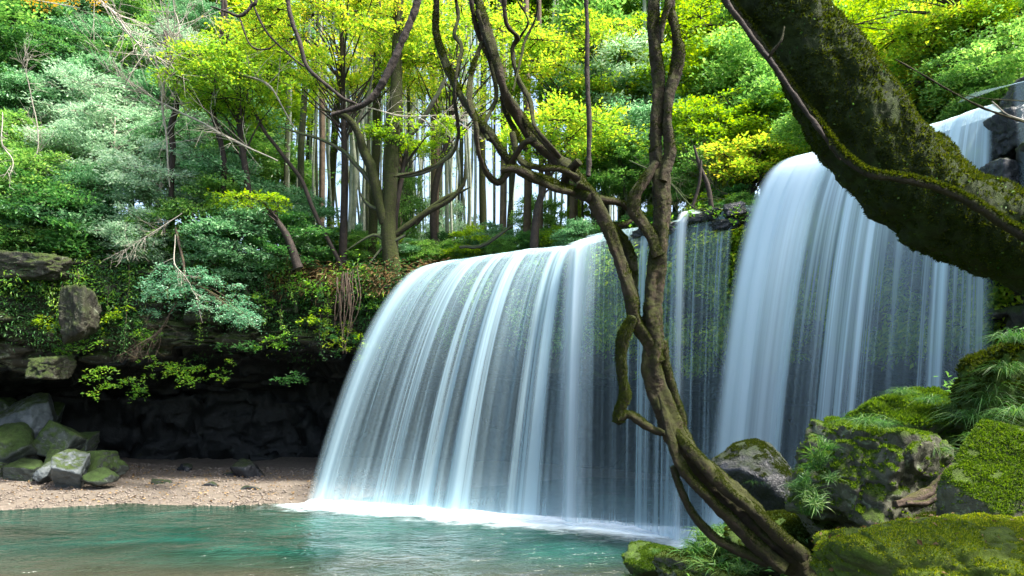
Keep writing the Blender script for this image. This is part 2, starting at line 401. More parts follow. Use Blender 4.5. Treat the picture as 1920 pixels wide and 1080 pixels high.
def pool_mat():
    m, nt, out = newmat('pool_water')
    geo = N(nt, 'ShaderNodeNewGeometry'); pos = geo.outputs['Position']
    foam = N(nt, 'ShaderNodeAttribute', attribute_name='foam').outputs['Fac']
    shal = N(nt, 'ShaderNodeAttribute', attribute_name='shallow').outputs['Fac']
    mp = N(nt, 'ShaderNodeMapping'); nt.links.new(pos, mp.inputs[0]); mp.inputs['Scale'].default_value = (.55, 1.0, 1)
    v = mp.outputs[0]
    c = ramp(nt, noise_n(nt, .5, 4, .6, v, .6), [(.3, (.002, .018, .010)), (.5, (.003, .036, .024)), (.7, (.009, .070, .050))])
    c = mixc(nt, shal, c, (.038, .038, .022))
    fn = noise_n(nt, 2.2, 6, .65, v, .5)
    k = math_n(nt, 'ADD', foam, math_n(nt, 'MULTIPLY', math_n(nt, 'SUBTRACT', fn, .5), 1.1))
    mr = N(nt, 'ShaderNodeMapRange'); mr.interpolation_type = 'SMOOTHSTEP'
    nt.links.new(k, mr.inputs[0]); mr.inputs[1].default_value = .30; mr.inputs[2].default_value = 1.0
    c = mixc(nt, mr.outputs[0], c, (.72, .84, .86))
    p = N(nt, 'ShaderNodeBsdfPrincipled'); p.inputs['IOR'].default_value = 1.33
    nt.links.new(c, p.inputs['Base Color'])
    rg = N(nt, 'ShaderNodeMapRange'); nt.links.new(mr.outputs[0], rg.inputs[0]); rg.inputs[3].default_value = .09; rg.inputs[4].default_value = .8
    nt.links.new(rg.outputs[0], p.inputs['Roughness'])
    h = math_n(nt, 'ADD', noise_n(nt, 2.4, 4, .6, v, .8), math_n(nt, 'MULTIPLY', noise_n(nt, 9, 3, .6, v, .4), .25))
    b = N(nt, 'ShaderNodeBump'); b.inputs['Strength'].default_value = .8; b.inputs['Distance'].default_value = .34
    nt.links.new(h, b.inputs['Height']); nt.links.new(b.outputs[0], p.inputs['Normal'])
    nt.links.new(p.outputs[0], out.inputs[0]); return m

def foam_mat():
    m, nt, out = newmat('falling_spray')
    a = N(nt, 'ShaderNodeAttribute', attribute_name='spray').outputs['Fac']
    geo = N(nt, 'ShaderNodeNewGeometry')
    n = noise_n(nt, 3.0, 4, .6, geo.outputs['Position'])
    al = math_n(nt, 'MULTIPLY', a, math_n(nt, 'ADD', n, .35), True)
    d = N(nt, 'ShaderNodeBsdfDiffuse'); d.inputs[0].default_value = (.84, .91, .95, 1)
    t = N(nt, 'ShaderNodeBsdfTranslucent'); t.inputs[0].default_value = (.84, .91, .95, 1)
    m1 = N(nt, 'ShaderNodeMixShader'); m1.inputs[0].default_value = .35
    nt.links.new(d.outputs[0], m1.inputs[1]); nt.links.new(t.outputs[0], m1.inputs[2])
    tr = N(nt, 'ShaderNodeBsdfTransparent'); mx = N(nt, 'ShaderNodeMixShader')
    nt.links.new(al, mx.inputs[0]); nt.links.new(tr.outputs[0], mx.inputs[1]); nt.links.new(m1.outputs[0], mx.inputs[2])
    nt.links.new(mx.outputs[0], out.inputs[0]); return m
M['pool'] = pool_mat(); M['spray'] = foam_mat()

# ------------------------------------------------------------------ the gorge: cliff with a hollow under it
# plan of the lip (x, y, height of lip, height of the roof edge, depth of the hollow)
LIP = np.array([(-30, 4, 8.5, 3.4, 5), (-24, 15, 8.2, 3.4, 6), (-19.5, 21.5, 8.0, 3.9, 5.5), (-15.5, 24.3, 7.9, 4.2, 5), (-11, 25.6, 7.8, 4.7, 5),
                (-6.5, 25.6, 7.7, 4.6, 5.4), (-2.6, 24.5, 7.55, 4.5, 6), (.2, 22.6, 7.6, 4.3, 7), (2.9, 20.3, 7.75, 3.9, 7), (4.4, 18.7, 7.9, 4.1, 6),
                (6.0, 17.6, 8.0, 4.2, 5), (7.1, 16.2, 8.72, 4.2, 4), (7.9, 14.2, 8.6, 4.2, 3.5), (8.5, 12.5, 8.55, 3.8, 3), (8.9, 10.8, 8.6, 2.6, 1.5),
                (10.5, 8.6, 8.7, 2.0, .8), (14, 6, 8.8, 2.0, .6), (20, 1, 9, 2, .5)], float)
NP = 760
LP = spline(LIP, NP)
LT = unit(np.gradient(LP[:, :2], axis=0)); LN = np.stack([LT[:, 1], -LT[:, 0]], 1)     # outward, towards the pool
k = np.ones(41) / 41
LN = unit(np.stack([np.convolve(np.pad(LN[:, i], 20, 'edge'), k, 'valid') for i in range(2)], 1))

def lip_index(x, y):
    return int(np.argmin((LP[:, 0] - x) ** 2 + (LP[:, 1] - y) ** 2))

def gorge():
    prof = []   # (a, b, c): fraction between lip and roof edge, outward offset, fraction of the hollow
    V = np.zeros((NP, 150, 3)); lipz, roof, dep = LP[:, 2], LP[:, 3], LP[:, 4]
    t1 = np.linspace(0, 1, 12); t2 = np.linspace(0, 1, 78)[1:]; t3 = np.linspace(0, 1, 40)[1:]; t4 = np.linspace(0, 1, 24)[1:-1]
    off, zz = [], []
    for t in t1: off.append(-1.6 + 1.6 * t + 0 * lipz); zz.append(lipz + .0 * t - (t ** 4) * .04)
    for t in t2:
        o = .10 * np.sin(t * 9) - .15 * t - .75 * t ** 4
        off.append(o + 0 * lipz); zz.append(lipz * (1 - t) + roof * t)
    for t in t3: off.append(-.82 - dep * t); zz.append(roof - .5 * t - roof * .18 * t * t)
    for t in t4: off.append(-.82 - dep - .3 * t); zz.append((roof * .82 - .5) * (1 - t) - 1.5 * t)
    off = np.stack(off, 1); zz = np.stack(zz, 1); nv = off.shape[1]
    V = np.zeros((NP, nv, 3)); V[:, :, :2] = LP[:, None, :2] + LN[:, None, :] * off[:, :, None]; V[:, :, 2] = zz
    P = V.reshape(-1, 3).copy()
    q = P * np.array([1, 1, 2.3]) 
    cv, ce = cells(q, .42, 5); cv2, ce2 = cells(q * np.array([1, 1, 1.6]), 1.25, 15)
    d = .42 * cv + .16 * cv2 + .16 * fbm(P, .9, 4, 3) + .05 * fbm(P, 5, 3, 9)
    d -= .25 * np.exp(-(ce / .05) ** 2) + .10 * np.exp(-(ce2 / .06) ** 2)
    tt = np.tile(np.arange(nv), NP)
    w = np.clip((tt - 11) / 7.0, 0.06, 1)
    w = np.where(tt > 11, w, .06)
    under_left = np.clip((-2.0 - P[:, 0]) / 3, 0, 1)
    d = d * (1 + .35 * under_left)
    nrm = np.repeat(LN, nv, 0)
    P[:, :2] += nrm * (d * w)[:, None]
    low = np.clip((tt - 60) / 30.0, 0, 1)
    P[:, 2] += low * (.35 * cv - .12 * cv2)
    return P.reshape(NP, nv, 3), nv
GP, GNV = gorge()
mb = MB(); mb.add(GP.reshape(-1, 3), grid_faces(NP, GNV)[:, ::-1])
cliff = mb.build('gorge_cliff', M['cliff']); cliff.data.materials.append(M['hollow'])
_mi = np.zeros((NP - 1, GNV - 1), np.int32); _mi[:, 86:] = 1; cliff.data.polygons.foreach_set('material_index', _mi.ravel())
tag(cliff, kind='structure')
for f_ in (): pass
GN = unit(np.cross(np.gradient(GP, axis=0), np.gradient(GP, axis=1)).reshape(-1, 3)).reshape(GP.shape)
if (GN[NP // 2, 40, :2] @ LN[NP // 2]) < 0: GN = -GN

def floor_z(x, y, d):
    """height added above the lip for ground d metres behind it"""
    x = np.asarray(x, float)
    left = np.clip(-x - 7.5, 0, 40)
    right = np.clip(x - 9.0, 0, 40)
    return np.minimum(left * .28, 6) * np.clip(d / 6, 0, 1) + np.minimum(right * .45, 7) * np.clip(d / 4, 0, 1) + .25 * np.clip(d, 0, 4) ** .5 * .3

dd = np.concatenate([np.linspace(.45, 12, 60), np.linspace(12.6, 75, 40)])
V = np.zeros((NP, len(dd), 3))
V[:, :, :2] = LP[:, None, :2] - LN[:, None, :] * dd[None, :, None]
V[:, :, 2] = LP[:, 2][:, None] + floor_z(V[:, :, 0], V[:, :, 1], dd[None, :]) + .03
Pq = V.reshape(-1, 3)
river = (np.arange(NP) > lip_index(-2.7, 24.5)) & (np.arange(NP) < lip_index(8.5, 12.4))
amp = np.where(np.repeat(river, len(dd)), .03, .22)
Pq[:, 2] += fbm(Pq, .5, 4, 21) * amp + amp * .6
mb = MB(); mb.add(Pq, grid_faces(NP, len(dd)))
tag(mb.build('forest_floor', M['litter']), kind='structure')
FV = V.reshape(-1, 3); 
def floor_at(x, y):
    i = int(np.argmin((FV[:, 0] - x) ** 2 + (FV[:, 1] - y) ** 2)); return float(FV[i, 2])

mb = MB(); a = np.linspace(0, 2 * np.pi, 65)[:-1]
mb.add(np.vstack([np.stack([900 * np.cos(a), 900 * np.sin(a), 0 * a - 1.6], 1), [[0, 0, -1.6]]]), [[i, (i + 1) % 64, 64] for i in range(64)])
tag(mb.build('ground', M['litter']), kind='structure')

# ------------------------------------------------------------------ pool and beach
WL = spline([(-6.2, 22.4), (-4.2, 21.7), (-1.6, 20.7), (2.1, 19.2), (3.3, 18.5), (4.45, 17.9), (4.4, 16.6), (5.6, 14.9), (6.8, 13.6), (7.9, 12.1)], 160)   # where the water lands
nx, ny = 300, 230
X, Y = np.meshgrid(np.linspace(-34, 14, nx), np.linspace(1, 34, ny), indexing='ij')
P = np.stack([X.ravel(), Y.ravel(), 0 * X.ravel()], 1)
P[:, 2] = .02 * noise(P, .8, 3)
D = np.full(len(P), 1e9)
for w in WL[::2]: D = np.minimum(D, np.hypot(P[:, 0] - w[0], P[:, 1] - w[1]))
mb = MB(); mb.add(P, grid_faces(nx, ny))
pool = mb.build('pool_water', M['pool']); tag(pool, kind='structure')
vcol(pool, 'foam', np.exp(-(D / .55) ** 1.1) * 1.15 + .42 * np.exp(-D / 3.0))
vcol(pool, 'shallow', np.clip((16.7 - P[:, 1] - .04 * P[:, 0]) / 2.4 + .35 * fbm(P * [1, 2, 1], .5, 3, 4), 0, 1) * .8 + np.clip((P[:, 1] - 21.6 - .03 * P[:, 0]) / 1.6, 0, 1) * (P[:, 0] < -5) * .7)

def beach_z(x, y):
    shore = 21.3 + .17 * np.clip(x + 17, 0, 6) + .25 * np.sin(x * .9) + np.clip(x + 9, 0, 9) * .12 + np.clip(x + 6.0, 0, 9) * .5
    z = np.where(y < shore, (y - shore) * .22, np.minimum((y - shore) * .12, .13 + (y - shore) * .018))
    z = z + .7 * np.exp(-((x + 19) / 4.0) ** 2 - ((y - 27) / 3.5) ** 2)
    return z, shore
nx, ny = 320, 170
X, Y = np.meshgrid(np.linspace(-34, 11, nx), np.linspace(15, 37, ny), indexing='ij')
Z, _ = beach_z(X, Y)
P = np.stack([X.ravel(), Y.ravel(), Z.ravel()], 1); P[:, 2] += .05 * fbm(P, 1.5, 4, 2)
mb = MB(); mb.add(P, grid_faces(nx, ny)); tag(mb.build('gravel_beach', M['gravel']), kind='structure')

def pebbles(name, n, region, mat, smin, smax, R, kind='stuff'):
    mb = MB()
    x, y = region(n); z, _ = beach_z(x, y); m = z > -.05; x, y, z = x[m], y[m], z[m]; n = len(x)
    s = smin + (smax - smin) * R.random(n) ** 3.5
    base = np.array([(1, 0, 0), (.4, .9, 0), (-.6, .7, 0), (-1, -.1, 0), (-.4, -.9, 0), (.6, -.7, 0), (.1, .1, .6), (0, 0, -.5)], float)
    F = np.array([(k, (k + 1) % 6, 6) for k in range(6)] + [((k + 1) % 6, k, 7) for k in range(6)])
    a = R.uniform(0, 6.28, n); ca, sa = np.cos(a), np.sin(a)
    B = base[None] * R.uniform(.7, 1.2, (n, 8, 1)) * s[:, None, None]
    W = np.stack([B[:, :, 0] * ca[:, None] - B[:, :, 1] * sa[:, None] * .7, B[:, :, 0] * sa[:, None] + B[:, :, 1] * ca[:, None] * .7, B[:, :, 2]], -1)
    W += np.stack([x, y, z + s * .15], 1)[:, None]
    FF = (F[None] + (np.arange(n) * 8)[:, None, None]).reshape(-1, 3)
    mb.add(W.reshape(-1, 3), FF); o = mb.build(name, mat); tag(o, 'loose grey and tan pebbles over the gravel beach by the pool', 'pebbles', kind=kind); return o
R = np.random.default_rng(5)
pebbles('pebbles', 15000, lambda n: (R.uniform(-20, -4.5, n), 21 + R.random(n) ** 1.5 * 8), M['pebble'], .015, .08, R)
# fallen leaves on the beach
n = 900; x = R.uniform(-19, -5, n); y = R.uniform(21.5, 28, n); z, _ = beach_z(x, y); k = z > .02
mb = MB(); Pl = np.stack([x, y, z + .05], 1)[k]; leaf_quads(mb, Pl, R.uniform(.06, .12, len(Pl)), np.array([0, 0, 1.]) + R.normal(0, .3, (len(Pl), 3)), R.normal(0, 1, (len(Pl), 3)), .7)
tag(mb.build('fallen_leaves', M['dry'], smooth=False), 'dry brown leaves scattered over the gravel beach', 'leaves', kind='stuff')

# ------------------------------------------------------------------ boulders
def ico(level):
    import bmesh
    bm = bmesh.new(); bmesh.ops.create_icosphere(bm, subdivisions=level, radius=1)
    V = np.array([v.co[:] for v in bm.verts]); F = np.array([[v.index for v in f.verts] for f in bm.faces]); bm.free(); return V, F
ICO = {k: ico(k) for k in (3, 4, 5, 6)}

def rock_geo(dims, seed, planes=11, level=5, sharp=14.0, rough=.05, rot=None, boxy=False):
    R = np.random.default_rng(seed); V, F = ICO[level]
    n = unit(R.normal(0, 1, (planes, 3))); h = R.uniform(.62, .95, planes)
    if boxy:
        n = np.concatenate([unit(np.array([(1, 0, 0), (-1, 0, 0), (0, 1, 0), (0, -1, 0), (0, 0, 1), (0, 0, -1)]) + R.normal(0, .13, (6, 3))), n[:4]]); h = np.concatenate([R.uniform(.62, .75, 6), R.uniform(.85, .98, 4)])
    dot = np.clip(V @ n.T, 1e-3, None) / h
    r = 1.0 / ((dot ** sharp).sum(1) ** (1 / sharp)); r = np.minimum(r, 1.35)
    P = V * r[:, None]
    cv, ce = cells(P + seed * 1.7, 2.1, seed); cv2, ce2 = cells((P + seed) * [1, 1, 1.7], 4.6, seed + 3)
    P = P + V * (rough * 1.4 * fbm(P + seed * 3.1, 1.6, 4, seed) + rough * .9 * fbm(P + seed, 6, 4, seed + 2) + rough * (.55 * cv + .35 * cv2) - rough * .6 * np.exp(-(ce / .06) ** 2))[:, None]
    P = P * np.asarray(dims) * .5 / .92
    if rot is not None:
        from mathutils import Euler
        P = P @ np.array(Euler(rot).to_matrix()).T
    return P, F

def rock(name, c, dims, seed, mat, label, cat='boulder', group=None, parts=None, **kw):
    P, F = rock_geo(dims, seed, **kw)
    mb = MB(); mb.add(P, F); me = mb.mesh(name, mat)
    o = link(name, me); o.location = [float(q) for q in c]
    tag(o, label, cat, group); return o, P, F

def fuzz_on(P, F, n, size, R, minz=.1, keep=None, lean=.35, width=.3):
    """short moss blades standing on the faces that look up"""
    A, B, C = P[F[:, 0]], P[F[:, 1]], P[F[:, 2]]
    nr = np.cross(B - A, C - A); ar = np.linalg.norm(nr, axis=1); nr = nr / (ar[:, None] + 1e-12)
    w = ar * np.clip(nr[:, 2] - minz, 0, 1)
    if keep is not None: w = w * keep((A + B + C) / 3, nr)
    w = w / w.sum(); idx = R.choice(len(F), n, p=w)
    a, b = R.random((2, n)); m = a + b > 1; a[m], b[m] = 1 - a[m], 1 - b[m]
    Q = A[idx] + (B - A)[idx] * a[:, None] + (C - A)[idx] * b[:, None]
    d = unit(nr[idx] + R.normal(0, lean, (n, 3))); s = size * R.uniform(.5, 1.5, n)
    side = unit(np.cross(d, R.normal(0, 1, (n, 3))))
    v = np.stack([Q - side * (s * width)[:, None], Q + side * (s * width)[:, None], Q + d * s[:, None]], 1)
    mb = MB(); mb.add(v.reshape(-1, 3), np.arange(3 * n).reshape(-1, 3)); return mb

# rock pile on the left, each stone a thing   px, py (centre), Y, w, h (px), rotation, material, label
pile = [(15, 775, 27.0, 62, 50, (.2, .6, .3), 'boulder', 'small mossy stone at the top left of the rock pile beside the frame edge'),
        (66, 790, 26.4, 92, 72, (.3, .5, .4), 'greyrock', 'pale grey slab with a flat face tipped up on top of the rock pile'),
        (92, 782, 27.6, 56, 46, (.1, -.3, .2), 'boulder', 'dark green stone right behind the pale slab on top of the pile'),
        (108, 830, 25.9, 84, 78, (.3, -.5, .2), 'boulder', 'mossy grey stone leaning under the pale top slab'),
        (24, 838, 25.4, 104, 84, (.1, .3, .8), 'boulder', 'large mossy boulder with a pale top in the left of the pile'),
        (-30, 825, 25.6, 90, 90, (.4, .3, .1), 'boulder', 'mossy boulder cut by the left frame edge in the rock pile'),
        (45, 884, 24.6, 70, 38, (.1, .2, .3), 'boulder', 'low green mossy stone in front of the rock pile'),
        (86, 889, 24.5, 42, 34, (.2, .1, .9), 'greyrock', 'small grey stone wedged in the front row of the pile'),
        (132, 880, 24.0, 86, 62, (.15, .55, .3), 'greyrock', 'pale bluish pointed stone in front of the pile on the gravel'),
        (180, 866, 25.2, 84, 52, (.1, .1, .2), 'boulder', 'mossy green stone at the right end of the rock pile'),
        (190, 893, 24.1, 46, 32, (.2, .3, .5), 'boulder', 'small dark mossy stone right of the pale pointed one'),
        (150, 838, 26.6, 70, 46, (.1, .3, .1), 'boulder', 'dull mossy stone half hidden behind the right of the pile'),
        (60, 850, 26.5, 80, 60, (.5, .3, .1), 'boulder', 'dark stone in the gap in the middle of the rock pile'),
        (215, 880, 25.6, 36, 26, (.1, .3, .4), 'boulder', 'tiny mossy stone trailing off the right end of the pile'),
        (-10, 885, 24.6, 60, 40, (.1, .2, .4), 'boulder', 'mossy stone at the lower left corner of the rock pile'),
        (105, 862, 25.0, 44, 40, (.4, .2, .4), 'boulder', 'small mossy stone behind the pale pointed one')]
for i, (px, py, Y, w, h, rot, mt, lb) in enumerate(pile):
    c = at(px, py, Y); s = Y / FPX * 1.0
    rock('boulder', c, (w * s, w * s * .85, h * s * 1.1), 100 + i, M[mt], lb, group='boulders piled at the left end of the beach', level=5, planes=9, sharp=30, rough=.04, rot=(rot[0], rot[1], rot[2] + i), boxy=(i % 3 != 1))
for i, (px, py, Y, w, h, lb) in enumerate([(465, 885, 27.0, 52, 44, 'dark jagged stone standing at the back of the beach under the overhang'),
        (300, 905, 25.3, 30, 12, 'flat black stone lying on the gravel nearest the rock pile'),
        (396, 912, 25.0, 38, 14, 'flat dark stone lying on the gravel in the middle of the beach'),
        (472, 922, 24.2, 30, 16, 'low dark stone at the waterline under the jagged stone'),
        (432, 893, 27.2, 24, 18, 'small dark stone left of the jagged stone on the beach'),
        (345, 880, 28.0, 30, 14, 'small stone at the dark back edge of the beach')]):
    c = at(px, py, Y); s = Y / FPX
    rock('beach_stone', c, (w * s, w * s * .8, h * s * 1.15), 140 + i, M['wetrock'], lb, 'stone', 'dark stones lying on the gravel beach', level=4, planes=10, sharp=20, rough=.06)

# ------------------------------------------------------------------ waterfalls
def fall(parent, name, lipA, baseA, expo, mat, nu=220, nv=46, pre=.9, wig=.10, seed=0, edge=(.25, .25), out=0.0, dz=0.0, vmax=1.0):
    """sheet of water leaving the lip and landing on the base line; both polylines (x,y,z) and (x,y)"""
    Lp = spline(lipA, nu); Bs = spline(baseA, nu); ex = np.interp(np.linspace(0, 1, nu), np.linspace(0, 1, len(expo)), expo)
    ulen = np.concatenate([[0], np.cumsum(np.linalg.norm(np.diff(Lp[:, :2], axis=0) * .5 + np.diff(Bs, axis=0) * .5, axis=1))])
    V = np.zeros((nu, nv, 3)); UV = np.zeros((nu, nv, 3)); npre = 7
    tan = unit(np.gradient(Lp[:, :2], axis=0)); nrm = np.stack([tan[:, 1], -tan[:, 0]], 1)
    if (nrm[nu // 2] @ (Bs[nu // 2] - Lp[nu // 2, :2])) < 0 and abs(nrm[nu // 2] @ (Bs[nu // 2] - Lp[nu // 2, :2])) > .3: nrm = -nrm
    dirb = Bs - Lp[:, :2]; db = unit(dirb)
    q = np.stack([ulen * 2.2, 0 * ulen + seed, 0 * ulen], 1); w1 = fbm(q, 1, 3, seed); w2 = noise(q, 3.1, seed + 4)
    for j in range(nv):
        if j < npre:
            a = (j / npre - 1) * pre
            V[:, j, :2] = Lp[:, :2] + db * a; V[:, j, 2] = Lp[:, 2] + .05 + dz + .03 * w1
            v = 0
        else:
            t = ((j - npre) / (nv - 1 - npre)) * vmax
            f = t ** ex
            V[:, j, :2] = Lp[:, :2] + dirb * f[:, None] + nrm * ((wig * w1 + wig * .5 * w2) * t ** .5 + out * min(1, t * 5))[:, None]
            V[:, j, 2] = (Lp[:, 2] + .05 + dz + .03 * w1) * (1 - t * t) + .02 * t * t
            v = t * t
        UV[:, j, 0] = ulen; UV[:, j, 1] = v
        e = np.minimum(1, np.minimum(ulen / edge[0], (ulen[-1] - ulen) / edge[1]))
        e = e * e * (3 - 2 * e)
        UV[:, j, 2] = e * min(1, (j + 1) / 3)
    mb = MB(); mb.add(V.reshape(-1, 3), grid_faces(nu, nv))
    o = mb.build(name, mat, parent)
    a = o.data.attributes.new('fall_uv', 'FLOAT_VECTOR', 'POINT'); a.data.foreach_set('vector', UV.reshape(-1).astype(np.float32))
    return o

WA = water_fall_mat('falling_water_left', dens=.66, thick_top=.25, lo=.45, hi=.61, seed=0, base=.05)
WB = water_fall_mat('falling_water_left_inner', dens=.26, ufreq=1.1, thick_top=.1, lo=.45, hi=.68, seed=9, base=.04)
WC = water_fall_mat('falling_water_right', tint=(.66, .86, .93, 1), dens=.86, thick_top=.55, ufreq=1.3, lo=.43, hi=.60, seed=21, base=.06)
WD = water_fall_mat('falling_water_right_inner', dens=.24, ufreq=2.0, thick_top=.1, lo=.46, hi=.74, seed=33)
WE = water_fall_mat('thin_trickles', dens=.5, ufreq=2.2, thick_top=.12, lo=.47, hi=.66, seed=40, base=.05)
WF = water_fall_mat('dense_jet', tint=(.72, .88, .94, 1), dens=.8, ufreq=1.2, thick_top=.6, lo=.2, hi=.6, seed=52)

wl = thing('waterfall', (-1, 22, 0), 'broad left curtain of silky white water arching into the pool', 'waterfall')
wl_inv = Vector((1, -22, 0))
def reloc(o, p): 
    o.location = -p.location
lipL = [at(822, 499, 24.2), at(905, 484, 23.3), at(1000, 470, 22.3), at(1070, 463, 21.4), at(1100, 452, 20.8), at(1150, 437, 20.1)]
baseL = [(-6.2, 22.4), (-4.2, 21.7), (-1.6, 20.7), (.3, 20.0), (1.4, 19.5), (2.1, 19.15)]
for nm, mt, kw in (('water_sheet', WA, dict(seed=1, wig=.16, edge=(.9, 2.0))), ('water_sheet', WB, dict(seed=5, wig=.2, out=-.35, edge=(1.1, 1.5), dz=-.03))):
    reloc(fall(wl, nm, lipL, baseL, (.95, .95, .95, .9), mt, **kw), wl)
# dense jet at its right end
reloc(fall(wl, 'water_jet', [at(1068, 463, 21.2), at(1100, 452, 20.7), at(1148, 438, 20.0)], [(1.25, 19.6), (1.6, 19.3), (2.15, 19.0)], (.6, .7, .9), WF, nu=90, seed=8, wig=.12, out=.15, edge=(.7, 1.0)), wl)

reloc(fall(wl, 'water_jet', [at(824, 499, 24.1), at(860, 491, 23.7), at(905, 484, 23.2)], [(-6.25, 22.3), (-5.6, 22.1), (-4.9, 21.8)], (.95, .95), water_fall_mat('edge_jet', dens=.5, ufreq=1.0, thick_top=.2, lo=.3, hi=.6, seed=61, base=.15), nu=70, seed=31, wig=.1, out=.15, edge=(.5, 1.0)), wl)
wm = thing('waterfall', (4, 18, 0), 'thin trickles dripping off the middle ledge in front of green ferns', 'waterfall')
lipM = [at(1105, 447, 20.2), at(1150, 438, 19.9), at(1240, 425, 18.8), at(1320, 405, 17.9), at(1395, 387, 17.2)]
reloc(fall(wm, 'water_sheet', lipM, [(1.7, 19.25), (2.5, 19.0), (3.4, 18.3), (4.2, 17.6), (5.0, 17.0)], (.5, .5, .5), WE, seed=11, wig=.10, edge=(.1, .1), out=.1), wm)
reloc(fall(wm, 'water_jet', [at(1275, 416, 18.2), at(1312, 408, 17.8)], [(3.9, 17.9), (4.2, 17.55)], (.5, .5), WE, nu=40, seed=14, wig=.03, edge=(.15, .15), out=.25), wm)

wr = thing('waterfall', (7, 14.5, 0), 'tall bright right curtain of falling water behind the arching mossy trunk', 'waterfall')
lipR = [at(1548, 290, 16.0), at(1600, 276, 15.3), at(1700, 251, 14.2), at(1780, 228, 13.4), at(1866, 198, 12.5)]
baseR = [(4.25, 16.7), (5.2, 15.5), (6.25, 14.1), (7.0, 13.2), (7.85, 12.1)]
reloc(fall(wr, 'water_sheet', lipR, baseR, (.55, .65, .8, .9, .9), WC, seed=17, wig=.12, edge=(.35, .2)), wr)
reloc(fall(wr, 'water_sheet', lipR, baseR, (.6, .65, .8, .9, .9), WD, seed=19, wig=.15, out=-.3, edge=(.5, .3), dz=-.03), wr)
reloc(fall(wr, 'water_jet', [at(1546, 291, 15.9), at(1585, 281, 15.4), at(1640, 267, 14.8)], [(4.35, 16.5), (4.9, 15.7), (5.5, 15.0)], (.5, .55, .7), WF, nu=90, seed=23, wig=.1, out=.1, edge=(.3, .5)), wr)

ws = thing('waterfall', (8.4, 12, 6), 'narrow trickle over the dark wet rock at the right frame edge', 'waterfall')
reloc(fall(ws, 'water_sheet', [at(1890, 165, 12.0), at(1960, 150, 11.3)], [(8.3, 11.6), (8.7, 10.9)], (.5, .5), WE, nu=50, seed=29, wig=.06, edge=(.1, .1), out=.15), ws)

# spray along the landing line
mb = MB(); nu, nv = 160, 9
Tn = unit(np.gradient(WL, axis=0)); Nn = np.stack([Tn[:, 1], -Tn[:, 0]], 1)
V = np.zeros((nu, nv, 3)); al = np.zeros((nu, nv))
for j in range(nv):
    a = j / (nv - 1) * 2 - 1
    V[:, j, :2] = WL + Nn * (a * .42)
    V[:, j, 2] = .02 + .12 * (1 - a * a) * (1 + .5 * noise(np.stack([np.arange(nu) * .3, 0 * WL[:, 0] + j, 0 * WL[:, 0]], 1), 1, 6))
    al[:, j] = (1 - a * a) ** 1.2
mb.add(V.reshape(-1, 3), grid_faces(nu, nv)); o = mb.build('splash_foam', M['spray']); vcol(o, 'spray', al.ravel())
tag(o, 'white splash foam along the foot of the falls', 'foam', kind='stuff')

# ------------------------------------------------------------------ leaves growing on the cliff
def cliff_points(n, R, s0, s1, j0, j1, dens=None):
    i = R.integers(s0, s1, n); j = R.integers(j0, j1, n); P = GP[i, j] + R.normal(0, .04, (n, 3)); Nn = GN[i, j]
    if dens is not None:
        m = dens(P); P, Nn = P[m], Nn[m]
    return P, Nn
R = np.random.default_rng(11)
iL, iM, iR, iE = lip_index(-18, 22.5), lip_index(-2.6, 24.5), lip_index(2.9, 20.3), lip_index(8.3, 12.9)
def clump_leaves(mb, P, Nn, per, rad, size, R, aspect=.45, droop=.5):
    n = len(P); Q = np.repeat(P, per, 0) + R.normal(0, 1, (n * per, 3)) * rad * np.array([1, 1, .8]); NN = np.repeat(Nn, per, 0)
    Q = Q + NN * (np.abs(R.normal(0, 1, len(Q))) * rad * .7)[:, None]
    hd = NN * .7 + R.normal(0, .7, Q.shape); hd[:, 2] -= droop
    leaf_quads(mb, Q, size * R.uniform(.5, 1.3, len(Q)), NN * .5 + np.array([0, 0, .8]) + R.normal(0, .45, Q.shape), hd, aspect)
mb = MB()   # lush growth on the ledge behind the middle and right falls
P, Nn = cliff_points(12000, R, iR - 10, iE, 22, 82, lambda P: (fbm(P, .8, 3, 50) > -.2) & (P[:, 2] > 4.4 + .5 * noise(P, 1.3, 8)))
clump_leaves(mb, P, Nn, 9, .13, .14, R)
tag(mb.build('cliff_ferns', M['lime'], smooth=False), 'fresh green ferns covering the ledge behind the middle trickles', 'ferns', kind='stuff')
mb = MB()
P, Nn = cliff_points(1500, R, iM, iR, 16, 75, lambda P: fbm(P, .7, 3, 52) > .05)
clump_leaves(mb, P, Nn, 8, .13, .13, R)
tag(mb.build('cliff_leaves', M['green'], smooth=False), 'sparse dark leaves on the rock behind the left falls', 'leaves', kind='stuff')
mb = MB()
P, Nn = cliff_points(6500, R, iL - 60, iM - 4, 8, 100, lambda P: (fbm(P, .55, 3, 54) + .35 * np.clip((P[:, 2] - 5.6), -2, 1) > .02))
clump_leaves(mb, P, Nn, 8, .20, .12, R, .35, .9)
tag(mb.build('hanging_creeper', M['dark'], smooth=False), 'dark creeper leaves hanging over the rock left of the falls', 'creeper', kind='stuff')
mb = MB()
P, Nn = cliff_points(1600, R, iL - 60, iM - 2, 0, 40, lambda P: fbm(P, .8, 3, 57) > -.05)
clump_leaves(mb, P, Nn, 9, .2, .16, R, .25, .9)
tag(mb.build('edge_grass', M['fern'], smooth=False), 'tufty green growth along the cliff edge left of the falls', 'grass', kind='stuff')
mb = MB()
P, Nn = cliff_points(340, R, lip_index(-8.5, 25.8), iM, 4, 32, lambda P: fbm(P, .8, 3, 59) > -.2)
clump_leaves(mb, P, Nn, 14, .16, .22, R, .10, 1.4)
tag(mb.build('dry_grass', M['dry'], smooth=False), 'dry brown grass hanging from the bank beside the left falls', 'grass', kind='stuff')

